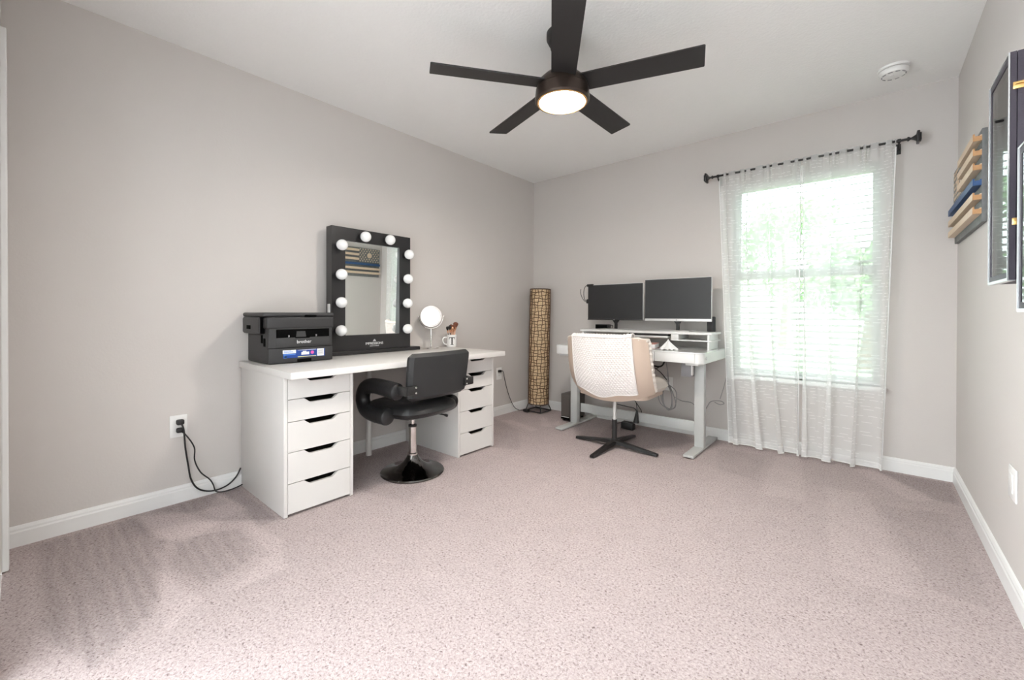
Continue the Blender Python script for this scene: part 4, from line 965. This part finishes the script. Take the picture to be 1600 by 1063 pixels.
obj('cord', tube(B(), [(0.40, -2.44, T-0.036), (0.40, -2.432, 0.62), (0.40, -2.418, 0.52), (0.40, -2.410, 0.42), (0.395, -2.420, 0.32), (0.38, -2.436, 0.24), (0.34, -2.444, 0.16), (0.25, -2.444, 0.08), (0.10, -2.44, 0.01)], 0.0042, 8, 6), 'cord', cd)

# ================================================================== right wall: flag coin rack and display cases
fr = thing('flag_coin_rack', 'wooden flag shaped rack with tan ledges and one blue ledge', 'wall rack', (W, -0.455, 1.43))
FY0, FY1, FZ0, FZ1 = -0.855, -0.055, 1.430, 1.850
obj('back_board', bx((W-0.018, FY0, FZ0), (W-0.0005, FY1, FZ1), 0.001), 'slatewood', fr)
can = obj('canton', bx((W-0.023, -0.40, 1.640), (W-0.0175, FY1, FZ1), 0.001), 'slatewood', fr)
starmesh = None
for r_ in range(7):
    for c_ in range(8 if r_ % 2 == 0 else 7):
        yy = FY1-0.024-c_*0.0425-(0.0 if r_ % 2 == 0 else 0.021); zz = FZ1-0.018-r_*0.029
        if (yy+0.225)**2+(zz-1.745)**2 < 0.055**2: continue
        if starmesh is None:
            bm = B(); cen = bm.verts.new((-0.0025, 0, 0)); rim = [bm.verts.new((0, (0.0150 if k % 2 == 0 else 0.0065)*math.sin(PI*k/5), (0.0150 if k % 2 == 0 else 0.0065)*math.cos(PI*k/5))) for k in range(10)]
            for k in range(10): bm.faces.new((cen, rim[k], rim[(k+1) % 10]))
            s_o = obj('star', bm, 'wood', can, smooth=False, local=True); starmesh = s_o
        else: s_o = starmesh.copy(); COL.objects.link(s_o); s_o.parent = can
        s_o.location = (-0.0232, yy+0.455, zz-1.43)
em = lathe(B(), [(0, 0.004), (0.020, 0.004), (0.022, 0.002), (0.036, 0.003), (0.040, 0.0)], (W-0.023, -0.225, 1.745), 24, 'X'); em.transform(Matrix.Translation((W-0.023, 0, 0)) @ Matrix.Scale(-1, 4, (1, 0, 0)) @ Matrix.Translation((-(W-0.023), 0, 0)))
e_ = obj('round_emblem', em, 'wood', can); e_['label'] = 'round carved wooden emblem'
for zz, yf, m_ in ((1.812, -0.402, 'wood'), (1.747, -0.402, 'wood'), (1.682, -0.402, 'wood'), (1.612, FY1, 'bluewood'), (1.548, FY1, 'wood'), (1.484, FY1, 'wood')):
    bm = B(); prof = [(W-0.017, zz-0.016), (W-0.046, zz-0.016), (W-0.046, zz+0.016), (W-0.040, zz+0.016), (W-0.040, zz+0.006), (W-0.024, zz+0.006), (W-0.024, zz+0.010), (W-0.017, zz+0.012)]
    A = [bm.verts.new((x, FY0+0.002, z)) for x, z in prof]; D = [bm.verts.new((x, yf-0.002, z)) for x, z in prof]
    n = len(prof)
    for i in range(n): bm.faces.new((A[i], D[i], D[(i+1) % n], A[(i+1) % n]))
    bm.faces.new(A); bm.faces.new(D[::-1])
    ld = obj('ledge', bm, m_, fr, smooth=False)
    if m_ == 'bluewood': ld['label'] = 'blue stained ledge'
    if m_ == 'wood': obj('end_grain', prism(B(), [(W-0.046, zz-0.016), (W-0.018, zz-0.016), (W-0.018, zz+0.006), (W-0.040, zz+0.006), (W-0.040, zz+0.016), (W-0.046, zz+0.016)], 1, FY0+0.0005, FY0+0.003), 'wood_end', ld, smooth=False)
def display_case(name, lab, y0, y1, z0, z1, x0, seam, latches):
    t = thing(name, lab, 'display case', (W, (y0+y1)/2, z0))
    e = 0.022
    obj('case_body', bx((seam+0.001, y0, z0), (W-0.0005, y1, z1), 0.0015), 'caseblack', t)
    bm = B()
    for a, b in (((y0, z0), (y0+e, z1)), ((y1-e, z0), (y1, z1)), ((y0+e, z0), (y1-e, z0+e)), ((y0+e, z1-e), (y1-e, z1))): box(bm, (x0+0.002, a[0], a[1]), (seam-0.0005, b[0], b[1]))
    lid = obj('lid_frame', bm, 'caseblack', t, smooth=False)
    bm = B(); w_ = 0.0055
    for a, b in (((y0, z0), (y0+w_, z1)), ((y1-w_, z0), (y1, z1)), ((y0+w_, z0), (y1-w_, z0+w_)), ((y0+w_, z1-w_), (y1-w_, z1))): box(bm, (x0-0.001, a[0], a[1]-0.001*(a[1] == z0)), (x0+0.003, b[0], b[1]))
    obj('silver_trim', bm, 'casetrim', lid, smooth=False)
    obj('bottom_rail', bx((x0, y0+0.002, z0-0.003), (seam-0.001, y1, z0+0.0005)), 'casetrim', lid, smooth=False)
    obj('glass_panel', bx((x0+0.0035, y0+w_, z0+w_), (x0+0.006, y1-w_, z1-w_)), 'caseglass', lid, smooth=False)
    obj('felt_lining', bx((seam-0.002, y0+e, z0+e), (seam+0.002, y1-e, z1-e)), 'felt', t, smooth=False)
    for z in latches:
        la = obj('latch', bx((seam-0.008, y0-0.004, z-0.010), (seam+0.026, y0+0.0005, z+0.010), 0.0015), 'gold', t)
        obj('latch_hook', tube(B(), [(seam-0.004, y0-0.005, z+0.004), (seam+0.010, y0-0.007, z+0.004), (seam+0.020, y0-0.005, z-0.003)], 0.002, 8, 4), 'gold', la)
    return t
display_case('display_case', 'tall black display case with glass front and brass latches beside the flag rack', -1.850, -1.590, 1.112, 1.752, 3.109, 3.124, (1.655, 1.275))
display_case('display_case', 'second black display case with silver edged front, hung lower', -2.42, -1.955, 1.024, 1.452, 3.109, 3.124, (1.38,))
